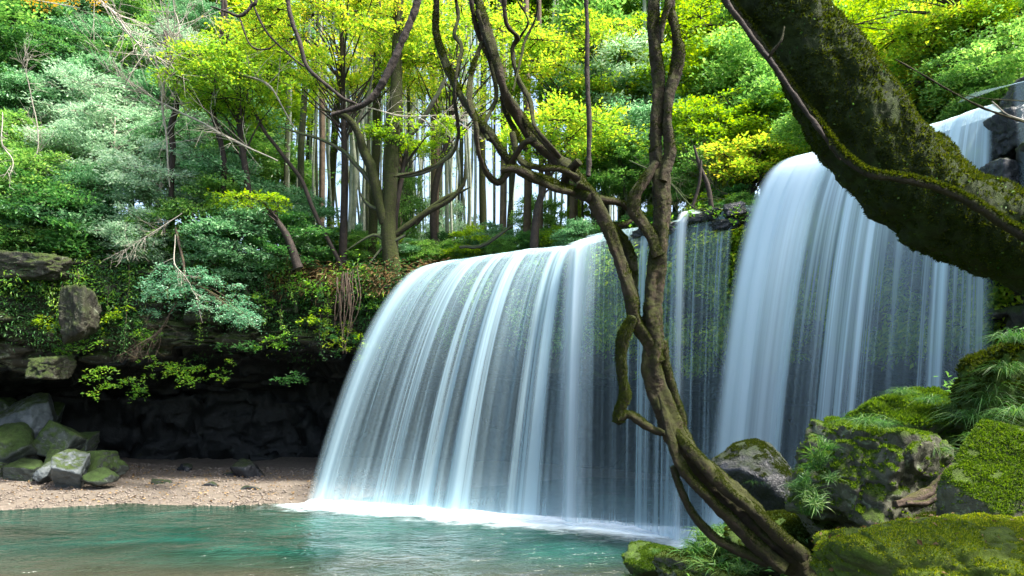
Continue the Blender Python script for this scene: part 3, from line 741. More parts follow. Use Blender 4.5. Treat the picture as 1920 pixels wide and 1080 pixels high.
# hanging roots below the bank, left of the falls
ht = thing('hanging_roots', at(650, 520, 24.6), 'tangle of thin brown roots hanging from the bank left of the falls', 'roots')
for q in range(16):
    px = 650 + R.normal(0, 12); y0 = 500 + R.uniform(0, 20); L = R.uniform(60, 160)
    mb = MB(); pts = [at(px, y0, 24.55) - ht.location, at(px + R.normal(0, 5), y0 + L * .5, 24.4) - ht.location, at(px + R.normal(-4, 6), y0 + L, 24.4) - ht.location]
    tube(mb, pts, [.02, .014, .006], sides=4, n=8, wob=.05, seed=q, cap=False); mb.build('root', M['root'], ht)

# ------------------------------------------------------------------ forest
def grow(R, H, trunk_r, crown, nspray, srad, per, size, leafm, barkm, lean=(0, 0), aspect=.5, base_frac=.12, tw=True, thick=.12, bias=0.0, names=('trunk', 'crown'), twigmat=None):
    """meshes for a tree: crooked trunk, limbs reaching each spray, leaf sprays in layers. crown = (cx,cy,cz,rx,ry,rz) local"""
    tb, lf = MB(), MB(); cx, cy, cz, rx, ry, rz = crown
    tr = [np.array([0, 0, -.4]), np.array([lean[0] * .2 + R.normal(0, .12), lean[1] * .2, H * .3]), np.array([lean[0] * .6 + R.normal(0, .15), lean[1] * .6, H * .62]), np.array([lean[0], lean[1], H])]
    tube(tb, tr, [trunk_r * 1.25, trunk_r, trunk_r * .7, trunk_r * .2], sides=8, n=18, bump=.18, seed=int(R.integers(99)))
    S = spline(tr, 30)
    for q in range(nspray):
        d = unit(R.normal(0, 1, 3)); d *= R.uniform(.35, 1) ** .5
        c = np.array([cx + d[0] * rx, cy + d[1] * ry, cz + d[2] * rz])
        k = int(np.clip((c[2] / H - .22), base_frac, .96) * 29); s = S[k]
        mid = (s + c) / 2 + np.array([R.normal(0, .12), R.normal(0, .12), np.linalg.norm(c - s) * R.uniform(-.02, .14)])
        r0 = trunk_r * R.uniform(.18, .34)
        if q % 3 == 0 or nspray < 20: tube(tb, [s, mid, c], [r0, r0 * .6, r0 * .22], sides=4, n=6, cap=False)
        spray(lf, c, srad * R.uniform(.7, 1.3), int(per * R.uniform(.6, 1.3)), size, R, droop=R.uniform(.1, .4), tw=(tb if tw and q % 2 == 0 else None), aspect=aspect, thick=thick)
    return tb.mesh(names[0], M[barkm]), lf.mesh(names[1], M[leafm], smooth=False)

def proto(name, meshes, names=('trunk', 'crown'), hide=True):
    o = bpy.data.objects.new(name, None); o.empty_display_size = .3
    return (name, meshes, names)

def place(pr, loc, rz, sc, label, cat, group, dz=0.0, tilt=(0, 0)):
    name, meshes, names = pr
    o = thing(name, loc, label, cat, group, rz); o.scale = (sc, sc, sc) if np.isscalar(sc) else sc
    o.rotation_euler = (tilt[0], tilt[1], rz)
    for me, nm in zip(meshes, names): link(nm, me, o)
    return o

R = np.random.default_rng(3)
# tall pole-like trees and bamboo of the far stand
POLES = []
for q in range(8):
    tb, lf = MB(), MB(); H = 30; r = [.10, .07, .13, .06, .17, .09, .22, .075][q]
    tube(tb, [(0, 0, -1), (R.normal(0, .22), R.normal(0, .2), H * .15), (R.normal(0, .3), R.normal(0, .15), H * .32), (R.normal(0, .35), R.normal(0, .3), H * .65), (R.normal(0, .5), R.normal(0, .5), H)], [r * 1.15, r * 1.05, r, r * .8, r * .3], sides=8, n=24, bump=.05, seed=q)
    for w in range(10):
        z = R.uniform(9, 24); a = R.uniform(0, 6.28); L = R.uniform(.5, 1.6)
        c = np.array([np.cos(a) * L, np.sin(a) * L, z + L * .25])
        tube(tb, [(0, 0, z), tuple(c)], [r * .18, .01], sides=3, n=3, cap=False)
        spray(lf, c, R.uniform(.4, .9), 60, .17, R, aspect=.3, droop=.5, twigs=6)
    mt = ['paletrunk', 'trunk', 'trunk', 'paletrunk', 'brownbark', 'trunk', 'mossbark', 'paletrunk'][q]
    lm = ['lime', 'lime', 'teal', 'green', 'green', 'yellow', 'green', 'lime'][q]
    POLES.append(('pole_tree', (tb.mesh('trunk', M[mt]), lf.mesh('foliage', M[lm], smooth=False)), ('trunk', 'foliage')))
pole_lab = ['slim pale green bamboo culm of the far stand', 'slender greenish grey trunk of the far stand', 'grey mossy straight trunk of the far stand',
            'very thin pale stem of the far stand', 'reddish brown straight cedar trunk of the far stand', 'thin grey trunk of the far stand', 'thick dark straight trunk of the far stand', 'thin whitish culm of the far stand']
pole_cat = ['bamboo', 'tree', 'tree', 'tree', 'tree', 'tree', 'tree', 'bamboo']
def zone(px):
    return 'left of the forked tree' if px < 690 else 'behind the forked tree' if px < 800 else 'left of the lianas' if px < 930 else 'behind the liana fork' if px < 1110 else 'behind the twin vine' if px < 1290 else 'near the right falls'
for q in range(215):
    px = R.uniform(500, 1190) if q < 150 else R.uniform(1150, 1460)
    if R.random() < .3: px = R.normal(680, 90)
    Yd = 27 + 30 * R.random() ** .8
    k = int(R.choice(8, p=[.24, .20, .06, .18, .03, .08, .02, .19]))
    x = (px - 960) / FPX * Yd
    place(POLES[k], (x, Yd, LP[lip_index(x, Yd), 2] + .1), R.uniform(0, 6.28), (lambda v: (v, v, 1.0))(float(R.uniform(.55, 1.0))), pole_lab[k] + ' ' + zone(px), pole_cat[k], 'tall straight trunks ' + zone(px) + ': ' + pole_cat[k], tilt=(R.normal(0, .014), R.normal(0, .02)))

# prominent brown cedars
for px, w in ((812, 26), (940, 20), (1072, 24), (985, 22), (600, 18), (1010, 15), (745, 18)):
    Yd = 29.0 + R.uniform(0, 3); mb = MB(); r = w * .30 * Yd / FPX; x = (px - 960) / FPX * Yd
    t = thing('cedar_tree', (x, Yd, 7.7), f'brown cedar trunk rising {"beside the mossy forked tree" if px in (745, 812) else "behind the tangled lianas" if px in (940, 985, 1010) else "right above the left falls lip" if px == 1072 else "left of the mossy forked tree"}', 'tree', 'brown cedars close behind the falls')
    tube(mb, [(0, 0, -1), (.1, 0, 6), (0, 0, 14), (.2, 0, 24)], [r * 1.2, r, r * .9, r * .6], sides=12, n=40, bump=.06, ridges=5, seed=px)
    mb.build('trunk', M['brownbark'], t)

# maples with yellow-green crowns
def maple(px, py, Y, wpx, hpx, seed, leafm, label, ns=46, per=230, base=None, size=.13, bark='darkbark', srad=.9, group='maples with yellow green crowns'):
    R = np.random.default_rng(seed); c = at(px, py, Y); s = Y / FPX
    bx = (base if base is not None else px + R.uniform(-60, 60)); b = at(bx, 0, Y); bz = floor_at(b[0], Y + .5)
    b[2] = bz; d = c - b
    H = max(d[2] + hpx * s * .3, 2.0)
    ms = grow(R, H, .13, (d[0], d[1], d[2], wpx * s * .5, wpx * s * .4, hpx * s * .5), int(ns * 1.7), srad, per, size, leafm, bark, lean=(d[0] * .8, d[1]), thick=.10)
    place(('maple_tree', ms, ('trunk', 'crown')), b, 0, 1.0, label, 'tree', group)
maple(640, 60, 26.5, 420, 200, 1, 'yellow', 'yellow green maple whose crown fills the top above the dark hanging branch', ns=70)
maple(440, 150, 25.5, 260, 150, 2, 'yellow', 'yellow green maple crown at the top left beside the pale shrubs', ns=40, base=470)
maple(870, 110, 28.0, 380, 200, 3, 'yellow', 'yellow maple crown behind the top of the tangled lianas', ns=56)
maple(1060, 250, 24.5, 220, 110, 4, 'yellow', 'low yellow maple crown right above the left falls behind the liana fork', ns=30, base=1000)
maple(1090, 120, 27.0, 260, 170, 5, 'yellow', 'yellow green maple crown left of the tall twin vine', ns=36)
maple(1350, 260, 23.5, 260, 150, 6, 'lime', 'rounded lime green tree between the tall vine and the right falls', ns=44, base=1330, srad=.7)
maple(1420, 300, 21.5, 170, 90, 7, 'yellow', 'small yellow green crown just left of the right falls lip', ns=24, base=1400, srad=.6, size=.12)
maple(1340, 90, 27, 300, 220, 8, 'lime', 'tall lime green tree between the twin vine and the arching trunk', ns=56)
maple(470, 380, 24.8, 150, 26, 9, 'lime', 'flat bright green spray of a young maple over the left bank', ns=12, base=560, srad=.5, size=.1, per=160)
maple(780, 250, 25.5, 170, 60, 10, 'lime', 'thin lime green branches beside the mossy forked tree', ns=16, base=740, srad=.6, size=.12, per=150)
maple(1640, 210, 19.0, 200, 130, 11, 'lime', 'light green crown behind the arching trunk above the right falls', ns=34, base=1680, srad=.6, size=.12)
maple(1790, 110, 17.5, 330, 200, 12, 'yellow', 'golden green maple crown at the top right corner', ns=60, base=1850, srad=.7, size=.10, per=260)
maple(1730, 10, 16.5, 400, 120, 13, 'lime', 'green leaved branches across the very top right', ns=34, base=1990, srad=.6, size=.10)

# shrubs and small trees on the left slope: tiers of sprays
SHR = {}
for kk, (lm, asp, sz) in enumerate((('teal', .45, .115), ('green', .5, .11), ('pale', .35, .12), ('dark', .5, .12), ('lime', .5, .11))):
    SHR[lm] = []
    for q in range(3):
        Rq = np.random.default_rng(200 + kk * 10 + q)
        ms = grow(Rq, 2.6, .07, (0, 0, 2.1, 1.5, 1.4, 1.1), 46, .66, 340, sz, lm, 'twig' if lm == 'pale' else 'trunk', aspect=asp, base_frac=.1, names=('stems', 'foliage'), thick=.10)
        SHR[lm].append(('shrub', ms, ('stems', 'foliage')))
desc = {'teal': 'dark bluish green evergreen shrub', 'green': 'mid green leafy shrub', 'pale': 'pale silvery green shrub catching the light', 'dark': 'dark shaded shrub', 'lime': 'light lime green shrub'}
def shrub(px, py, Y, kind, sc, where, R, group):
    c = at(px, py, Y)
    place(SHR[kind][int(R.integers(3))], (c[0], c[1], c[2] - 2.1 * sc), R.uniform(0, 6.28), float(sc), f'{desc[kind]} {where}', 'shrub', group, tilt=(R.normal(0, .12), R.normal(0, .12)))
R = np.random.default_rng(31)
rows = [(20, 440, 25.3), (150, 450, 25.6), (330, 430, 26.3), (460, 455, 26.2), (560, 465, 26.3),
        (60, 360, 26.5), (200, 380, 26.8), (300, 330, 27), (420, 400, 26.8), (520, 400, 27.5), (120, 300, 27.5), (20, 280, 27.2),
        (240, 260, 28), (350, 270, 28.5), (450, 290, 29), (150, 200, 29), (50, 200, 29.5), (270, 170, 30), (370, 180, 31), (100, 110, 31), (200, 90, 32), (20, 90, 31), (300, 60, 33), (380, 40, 33),
        (20, 20, 32), (130, 20, 33), (230, 0, 34), (-60, 300, 26), (-60, 180, 28), (-60, 60, 31), (-50, 420, 25), (330, 110, 32), (90, 410, 25.6), (250, 440, 25.8), (380, 350, 27.4), (30, 140, 30.5), (170, 150, 31), (440, 100, 33), (420, 220, 31)]
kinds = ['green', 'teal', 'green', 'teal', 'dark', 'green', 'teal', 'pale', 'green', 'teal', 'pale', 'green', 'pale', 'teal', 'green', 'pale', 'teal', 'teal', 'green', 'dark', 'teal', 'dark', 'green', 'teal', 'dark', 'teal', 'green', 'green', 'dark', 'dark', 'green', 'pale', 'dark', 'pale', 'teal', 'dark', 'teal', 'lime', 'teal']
for q, (px, py, Y) in enumerate(rows):
    w = 'low on the left slope' if py > 320 else 'halfway up the left slope' if py > 160 else 'high on the left slope'
    w += ' by the left edge' if px < 40 else ' near the left edge' if px < 160 else ' beside the bare tree' if px < 290 else ' under the bare tree' if px < 400 else ' next to the stand'
    shrub(px + R.normal(0, 10), py + R.normal(0, 8), Y + R.normal(0, .3), kinds[q % len(kinds)], R.uniform(.95, 1.35), w, R, 'shrubs on the left slope: ' + kinds[q % len(kinds)] + ' ' + w[:8].strip())
# undergrowth at the foot of the stand
for q in range(34):
    px = 580 + q * 25 + R.normal(0, 12); Y = np.interp(px, [560, 820, 1150, 1400, 1600], [26.6, 26.5, 22.6, 19.8, 18.4]) + R.uniform(.8, 3.5)
    kd = ['teal', 'green', 'lime', 'dark', 'green', 'lime', 'teal'][q % 7]; c = at(px, 0, Y); z = LP[lip_index(c[0], Y), 2]
    sc = R.uniform(.45, .75)
    place(SHR[kd][q % 3], (c[0], Y, z - .25), R.uniform(0, 6.28), sc, f'{desc[kd]} at the foot of the stand above the falls', 'shrub', 'undergrowth above the falls: ' + kd)
for q in range(10):
    px = R.uniform(560, 1130); Y = R.uniform(28, 42); kd = ['lime', 'green', 'pale', 'lime', 'teal'][q % 5]; c = at(px, 0, Y); z = LP[lip_index(c[0], Y), 2]; sc = R.uniform(.5, .8)
    place(('sapling', SHR[kd][q % 3][1], ('stems', 'foliage')), (c[0], Y, z), R.uniform(0, 6.28), (sc, sc, sc * R.uniform(1.6, 2.6)), f'tall thin {"yellowish" if kd == "lime" else "silvery" if kd == "pale" else "bluish green" if kd == "teal" else "mid green"} sapling among the trunks of the far stand', 'sapling', 'saplings in the far stand: ' + kd)
# broad evergreen masses right of centre and far behind
for q, (px, py, Y, kd, sc) in enumerate([(1180, 170, 27, 'pale', 1.3), (1150, 60, 29, 'green', 1.6), (1300, 180, 27, 'lime', 1.5), (1430, 160, 25, 'green', 1.5), (1450, 60, 27, 'green', 1.6), (1500, 220, 23, 'green', 1.3),
        (1230, 270, 25.5, 'teal', 1.2), (1300, 330, 23, 'green', .9), (1480, 270, 22.5, 'lime', 1.1), (1520, 130, 26, 'lime', 1.5), (1170, 330, 25, 'green', 1.0), (1240, 30, 30, 'lime', 1.7), (1380, 20, 30, 'green', 1.7), (1400, 200, 26, 'green', 1.3),
        (1590, 170, 23, 'lime', 1.0), (1700, 170, 21, 'lime', .8), (1750, 180, 18, 'green', 1.0), (1860, 150, 15.5, 'green', .8), (1900, 60, 17, 'green', 1.0), (1120, 200, 28, 'teal', 1.2), (1560, 240, 20, 'green', .9)]):
    x = (px - 960) / FPX * Y; c = at(px, py, Y); g = floor_at(x, Y)
    Rq = np.random.default_rng(400 + q); H = c[2] - g + .8 * sc
    tb = MB(); tube(tb, [(0, 0, -.5), (R.normal(0, .3), 0, H * .4), (R.normal(0, .3), 0, H)], [.14, .11, .05], sides=7, n=12, bump=.1, seed=q)
    o = thing('evergreen_tree', (x, Y, g), f'tree with {"pale silvery" if kd == "pale" else "dark glossy" if kd == "teal" else "mid green" if kd == "green" else "fresh lime green"} crown {"high" if py < 100 else "halfway up" if py < 210 else "low"} {"left of the twin vine" if px < 1180 else "behind the twin vine" if px < 1270 else "just right of the twin vine" if px < 1400 else "left of the arching trunk" if px < 1560 else "behind the arching trunk" if px < 1700 else "right of the arching trunk"}', 'tree', 'broadleaf trees right of the stand: ' + kd)
    tb.build('trunk', M['trunk'], o)
    ch = link('crown', SHR[kd][q % 3][1][1], o); ch.location = (0, 0, H - 2.6 * sc); ch.scale = (sc, sc, sc); ch.rotation_euler = (0, 0, q * 1.3)

# tall trees filling the slope behind the shrubs and the top of the view
for q, (px, py, Y, kd, sc) in enumerate([(20, 120, 36, 'teal', 2.2), (130, 60, 37, 'green', 2.3), (250, 110, 38, 'teal', 2.3), (350, 40, 39, 'green', 2.3), (60, 220, 33, 'green', 1.9), (200, 200, 34, 'teal', 2.0), (320, 190, 35, 'green', 2.0), (430, 210, 35, 'lime', 1.8), (440, 60, 40, 'lime', 2.3), (-60, 120, 33, 'green', 2.2),
        (120, 320, 31, 'teal', 1.7), (280, 300, 32, 'green', 1.7), (400, 310, 33, 'teal', 1.6), (480, 330, 34, 'green', 1.5), (700, 10, 44, 'lime', 2.0), (960, 10, 44, 'green', 1.9), (1060, 20, 42, 'lime', 2.2),
        (1130, 140, 38, 'teal', 2.0), (1230, 160, 36, 'green', 2.0), (1340, 130, 36, 'lime', 2.2), (1440, 120, 34, 'green', 2.0), (1530, 100, 32, 'lime', 2.0), (1480, 250, 30, 'green', 1.6), (1380, 310, 30, 'teal', 1.4), (1280, 330, 30, 'green', 1.3), (1190, 320, 32, 'teal', 1.3),
        (1740, 150, 27, 'lime', 1.3), (1820, 60, 25, 'green', 1.7), (1920, 130, 22, 'lime', 1.4), (1850, 190, 20, 'lime', 1.0)]):
    x = (px - 960) / FPX * Y; c = at(px, py, Y); g = floor_at(x, Y); Rq = np.random.default_rng(700 + q); H = c[2] - g + .8 * sc
    tb = MB(); tube(tb, [(0, 0, -.5), (Rq.normal(0, .3), 0, H * .4), (Rq.normal(0, .3), 0, H)], [.18, .13, .05], sides=7, n=12, bump=.1, seed=q)
    o = thing('forest_tree', (x, Y, g), f'tall {"bluish green" if kd == "teal" else "mid green" if kd == "green" else "yellowish green"} forest tree {"top" if py < 100 else "midway" if py < 250 else "low"} {"on the slope by the left edge" if px < 100 else "on the slope behind the bare branches" if px < 300 else "on the slope left of the stand" if px < 500 else "in the back of the far stand" if px < 1100 else "in the wood behind the middle ledge" if px < 1560 else "far behind the arching trunk"}', 'tree', 'tall trees of the wood behind: ' + kd)
    tb.build('trunk', M['trunk'], o)
    for w in range(2):
        ch = link('crown', SHR[kd][(q + w) % 3][1][1], o); ch.location = (Rq.normal(0, .5), Rq.normal(0, .5), H - 2.6 * sc + w * .3); ch.scale = (sc * 1.15, sc, sc * .95); ch.rotation_euler = (0, 0, q * 1.3 + w * 2)

# bare pale branches on the left
def bare(px0, py0, px1, py1, Y, seed, label, name='bare_branch', n=26, r=.03, spread=.9, mat='twig'):
    R = np.random.default_rng(seed); a, b = at(px0, py0, Y), at(px1, py1, Y - .4); o = thing(name, a, label, 'branch', 'pale bare branches over the left slope')
    mb = MB(); L = np.linalg.norm(b - a); pts = [np.zeros(3), (b - a) * .35 + R.normal(0, .06, 3) * L, (b - a) * .7 + R.normal(0, .06, 3) * L, b - a]
    tube(mb, pts, [r * .5, r * .8, r * .5, r * .15], sides=5, n=24, wob=.12, seed=seed); S = spline(pts, 40)
    mb.build('limb', M[mat], o); tw = MB()
    for q in range(n):
        k = int(R.integers(6, 39)); d = unit((b - a) / L + R.normal(0, spread, 3) * [1, .5, 1]); l = L * R.uniform(.12, .38)
        e = S[k] + d * l; m = (S[k] + e) / 2 + R.normal(0, .05, 3) * l
        tube(tw, [S[k], m, e], [r * .35, r * .22, .003], sides=3, n=6, cap=False)
        for w in range(3):
            f = R.uniform(.3, .9); s = S[k] + (e - S[k]) * f; e2 = s + unit(d + R.normal(0, .7, 3)) * l * .45
            tube(tw, [s, e2], [r * .16, .002], sides=3, n=3, cap=False)
    tw.build('twigs', M[mat], o); return o
bare(130, -40, 330, 130, 24, 1, 'pale bare branch sweeping down from the top left corner', r=.05, n=40)
bare(520, 300, 200, 130, 24.5, 2, 'long bare silvery branch across the upper left slope', r=.045, n=44)
bare(560, 250, 330, 60, 25, 3, 'bare silvery branch rising to the upper left behind the maple', r=.04, n=36)
bare(320, 350, 330, -20, 25, 4, 'upright thin bare tree on the upper left slope', r=.05, n=40)
bare(60, 300, 40, 100, 25, 6, 'bare twiggy branch near the left frame edge', r=.03, n=24)
bare(340, 400, 230, 470, 23.6, 7, 'bare pale twigs hanging in front of the low shrubs', r=.02, n=30)
bare(330, 440, 370, 560, 23.4, 8, 'curved bare stem hanging over the dark overhang', r=.022, n=10, spread=.6)
bare(5, 210, 12, 330, 22, 9, 'gnarled thin stem at the left frame edge', r=.03, n=10)
bare(690, 200, 870, 230, 25, 10, 'pale twiggy branch behind the mossy forked tree', r=.03, n=30)
bare(1180, 300, 1370, 420, 20.5, 11, 'grey bare twigs between the twin vine and the right falls', r=.03, n=40, spread=1.2, mat='trunk')
bare(1440, 420, 1300, 300, 21, 12, 'grey bare twigs over the middle ledge', r=.03, n=36, spread=1.2, mat='trunk')

# orange tinted leaves at the very top left
mbl = MB(); R = np.random.default_rng(77)
o = thing('autumn_branch', at(60, 5, 22), 'branch of pinkish orange autumn leaves in the top left corner', 'branch'); oc = np.array(o.location)
tb = MB(); tube(tb, [at(-120, -60, 22) - oc, at(20, -10, 22) - oc, at(150, 15, 22) - oc], [.05, .03, .01], sides=5, n=12); tb.build('limb', M['twig'], o)
for q in range(9): spray(mbl, at(-60 + q * 28, -10 + R.normal(0, 8), 22 + R.normal(0, .3)) - oc, .45, 110, .10, R)
mbl.build('leaves', M['orange'], o, smooth=False)

# pale leafy shrub hanging over the hollow, with reddish bare twigs
o = thing('overhanging_shrub', at(350, 520, 23.6), 'pale bluish green leafy branch hanging over the dark hollow', 'shrub'); oc = np.array(o.location)
R = np.random.default_rng(78); lf, tb = MB(), MB()
tube(tb, [at(330, 430, 24.8) - oc, at(345, 500, 23.9) - oc, at(350, 560, 23.4) - oc], [.05, .04, .02], sides=6, n=14, wob=.05)
for q in range(50):
    u = R.uniform(0, 1); px = 255 + u * 215; cy_ = 560 + 30 * u - 40 * math.sin(u * 3.1) + R.normal(0, 22)
    c = at(px, cy_, 23.2 + R.normal(0, .35)) - oc
    if q % 3 == 0: tube(tb, [at(345, 525, 23.7) - oc, (c + at(345, 525, 23.7) - oc) / 2 + [0, 0, .12], c], [.022, .014, .006], sides=4, n=6, cap=False)
    spray(lf, c, .42, 120, .085, R, droop=.4, twigs=7, tw=tb)
tb.build('stems', M['root'], o); lf.build('leaves', M['sea'], o, smooth=False)
bare(330, 570, 225, 665, 23.2, 21, 'reddish bare twigs fanning down in front of the hollow', r=.022, n=34, spread=.55, mat='root')
for q, (px, py, kd, lb) in enumerate([(150, 640, 'fern', 'fern hanging below the tall lichen covered block'), (260, 620, 'fern', 'fern clump hanging left under the pale shrub'), (400, 690, 'fern', 'trailing green sprig at the rim right of the pale shrub'), (520, 640, 'fern', 'small green fern alone on the dark rock face'), (540, 700, 'dark', 'dim trailing leaves at the rim near the left falls'), (615, 560, 'fern', 'bright fern beside the hanging roots'), (680, 640, 'lime', 'bright leaves touching the edge of the left falls'), (250, 720, 'fern', 'lowest green sprig dangling into the dark hollow'), (90, 610, 'lime', 'yellowish sprig on the rock near the left edge'), (215, 590, 'lime', 'sprig of yellow green leaves on the rock left of the pale shrub'), (300, 680, 'fern', 'leafy sprig hanging under the pale shrub above the dark hollow'), (200, 700, 'fern', 'low green sprig on the roof edge of the dark hollow'),
        (350, 700, 'fern', 'small leafy tuft at the rim of the dark hollow'), (590, 590, 'lime', 'bright green leaves on the shaded rock left of the falls'), (640, 610, 'lime', 'bright green leafy sprig under the hanging roots'), (700, 570, 'fern', 'green fern beside the edge of the left falls'), (640, 640, 'dark', 'dark fern on the rock close to the left falls'), (450, 650, 'dark', 'dark leafy clump in the shade beside the pale shrub'), (480, 560, 'fern', 'fern sprig on the rock right of the pale shrub'), (560, 530, 'fern', 'fern clump under the bank left of the hanging roots')]):
    R = np.random.default_rng(90 + q); i = lip_index(*(at(px, py, 25)[:2])); Y = float(LP[i, 1] + LN[i, 1] * .25 - .1); c = at(px, py, Y); mb = MB()
    for w in range(7): spray(mb, R.normal(0, .28, 3) * [1.3, .5, .8], .32, 34, .12, R, droop=.7, twigs=5)
    p = thing('leafy_sprig', c, lb, 'plant', 'sprigs on the shaded rock left of the falls'); tag(mb.build('leaves', M[kd], p, smooth=False), kind='stuff')

R = np.random.default_rng(123)
for q in range(26):
    px = R.uniform(60, 700); i = lip_index(*(at(px, 600, 25)[:2])); Y = float(LP[i, 1] + LN[i, 1] * .3) - .1; p0 = at(px, R.uniform(505, 600), Y); L = R.uniform(.5, 1.7)
    o = thing('trailing_vine', p0, 'thin leafy vine trailing down the shaded cliff ' + ('near the left edge' if px < 200 else 'around the pale overhanging shrub' if px < 460 else 'beside the hanging roots'), 'vine', 'vines trailing down the left cliff ' + ('by the edge' if px < 200 else 'in the middle' if px < 460 else 'by the falls'))
    tb = MB(); pts = [(0, 0, .2), (R.normal(0, .08), -.08, -L * .5), (R.normal(0, .15), -.05, -L)]; tube(tb, pts, [.012, .009, .004], sides=4, n=10, wob=.04, seed=q, cap=False); tb.build('stem', M['root'], o)
    lf = MB(); S_ = spline(pts, 40); kx = R.integers(4, 40, 70); Q = S_[kx] + R.normal(0, .06, (70, 3)); leaf_quads(lf, Q, R.uniform(.05, .11, 70), R.normal(0, .5, (70, 3)) + [0, -.6, .6], R.normal(0, .6, (70, 3)) - [0, 0, 1.0], .5)
    tag(lf.build('leaves', M['fern' if q % 3 else 'dark'], o, smooth=False), kind='stuff')
# rock blocks jutting from the cliff at the left
for q, (px, py, w, h, lb, mt) in enumerate([(95, 690, 60, 55, 'square brown block hanging at the mouth of the dark hollow', 'cliff'), (150, 585, 60, 110, 'tall lichen covered rock block beside the dark niche', 'cliff'), (60, 500, 150, 60, 'tan capping rock on the cliff top at the left', 'cliff')]):
    Y = 23.8 if px < 200 else 24.3; c = at(px, py, Y); s = Y / FPX
    rock('rock_block', c, (w * s, 1.4, h * s), 160 + q, M[mt], lb, 'rock', 'rock blocks jutting from the left cliff', level=5, planes=8, sharp=30, rough=.09, boxy=True)

def tri_of(VT):
    n, s, _ = VT.shape; i = np.arange(n - 1)[:, None]; j = np.arange(s)[None, :]; j2 = (j + 1) % s
    a, b, c, d = i * s + j, (i + 1) * s + j, (i + 1) * s + j2, i * s + j2
    F = np.concatenate([np.stack([a, d, c], -1).reshape(-1, 3), np.stack([a, c, b], -1).reshape(-1, 3)])
    Vt = VT.reshape(-1, 3); fn = np.cross(Vt[F[:, 1]] - Vt[F[:, 0]], Vt[F[:, 2]] - Vt[F[:, 0]])
    cen = VT.mean(1)[np.clip(F[:, 0] // s, 0, n - 1)]
    return F[:, ::-1] if ((fn * (Vt[F[:, 0]] - cen)).sum(1)).mean() < 0 else F
FR = np.random.default_rng(99)
for q, (px, py, Y, w, h) in enumerate([(1905, 250, 12.3, 90, 110), (1890, 345, 12.2, 100, 90), (1940, 190, 12.2, 90, 100), (1920, 420, 12.0, 110, 120)]):
    s_ = Y / FPX; rock('rock_ledge', at(px, py, Y), (w * s_, 1.0, h * s_), 180 + q, M['wetrock'], ['black wet rock at the right end of the upper falls', 'dark wet ledge under the black rock by the right frame edge', 'dark rock at the very top right beside the falls', 'dark rock behind the arching trunk at the right frame edge'][q], 'rock', 'wet rocks at the right end of the falls', level=5, sharp=30, rough=.10, boxy=True)
for q, (px, py, Y, w, h) in enumerate([(1262, 428, 18.3, 60, 26), (1300, 412, 17.75, 34, 22), (1335, 408, 17.6, 60, 30), (1375, 398, 17.3, 50, 34), (1210, 438, 18.9, 50, 20), (1355, 422, 17.3, 60, 26)]):
    s_ = Y / FPX; rock('ledge_stone', at(px, py, Y), (w * s_, .7, h * s_), 220 + q, M['wetrock'], 'wet dark stone on the lip of the middle ledge, ' + ['left of the small white jet', 'under the small white jet', 'widest one near the right falls', 'touching the right falls', 'just left of the twisted vine', 'lower one under the widest'][q], 'stone', 'wet stones along the middle ledge', level=4, sharp=24, rough=.12, boxy=True, rot=(.1, .2 * (q % 2), q))
    cl = MB(); Rz = np.random.default_rng(q + 800)
    for w_ in range(3): spray(cl, Rz.normal(0, .14, 3) * [1.6, .6, .5], .22, 26, .10, Rz, droop=.8, twigs=5)
    p = thing('ledge_fern', at(px + 14, py - 12, Y - .2), 'small fern tuft on the middle ledge, ' + ['left of the small white jet', 'right behind the small white jet', 'on the widest wet stone', 'nearest the right falls', 'just left of the twisted vine', 'on the lower wet stone'][q], 'fern', 'fern tufts along the middle ledge'); tag(cl.build('leaves', M['fern'], p, smooth=False), kind='stuff')
reloc(fall(wm, 'water_jet', [at(1283, 402, 18.0), at(1310, 398, 17.8)], [(3.95, 17.7), (4.2, 17.4)], (.4, .4), water_fall_mat('small_jet', tint=(.84, .93, .95, 1), dens=.55, ufreq=4, thick_top=.5, lo=.3, hi=.7, seed=71), nu=40, seed=44, wig=.03, edge=(.16, .16), out=.3), wm)
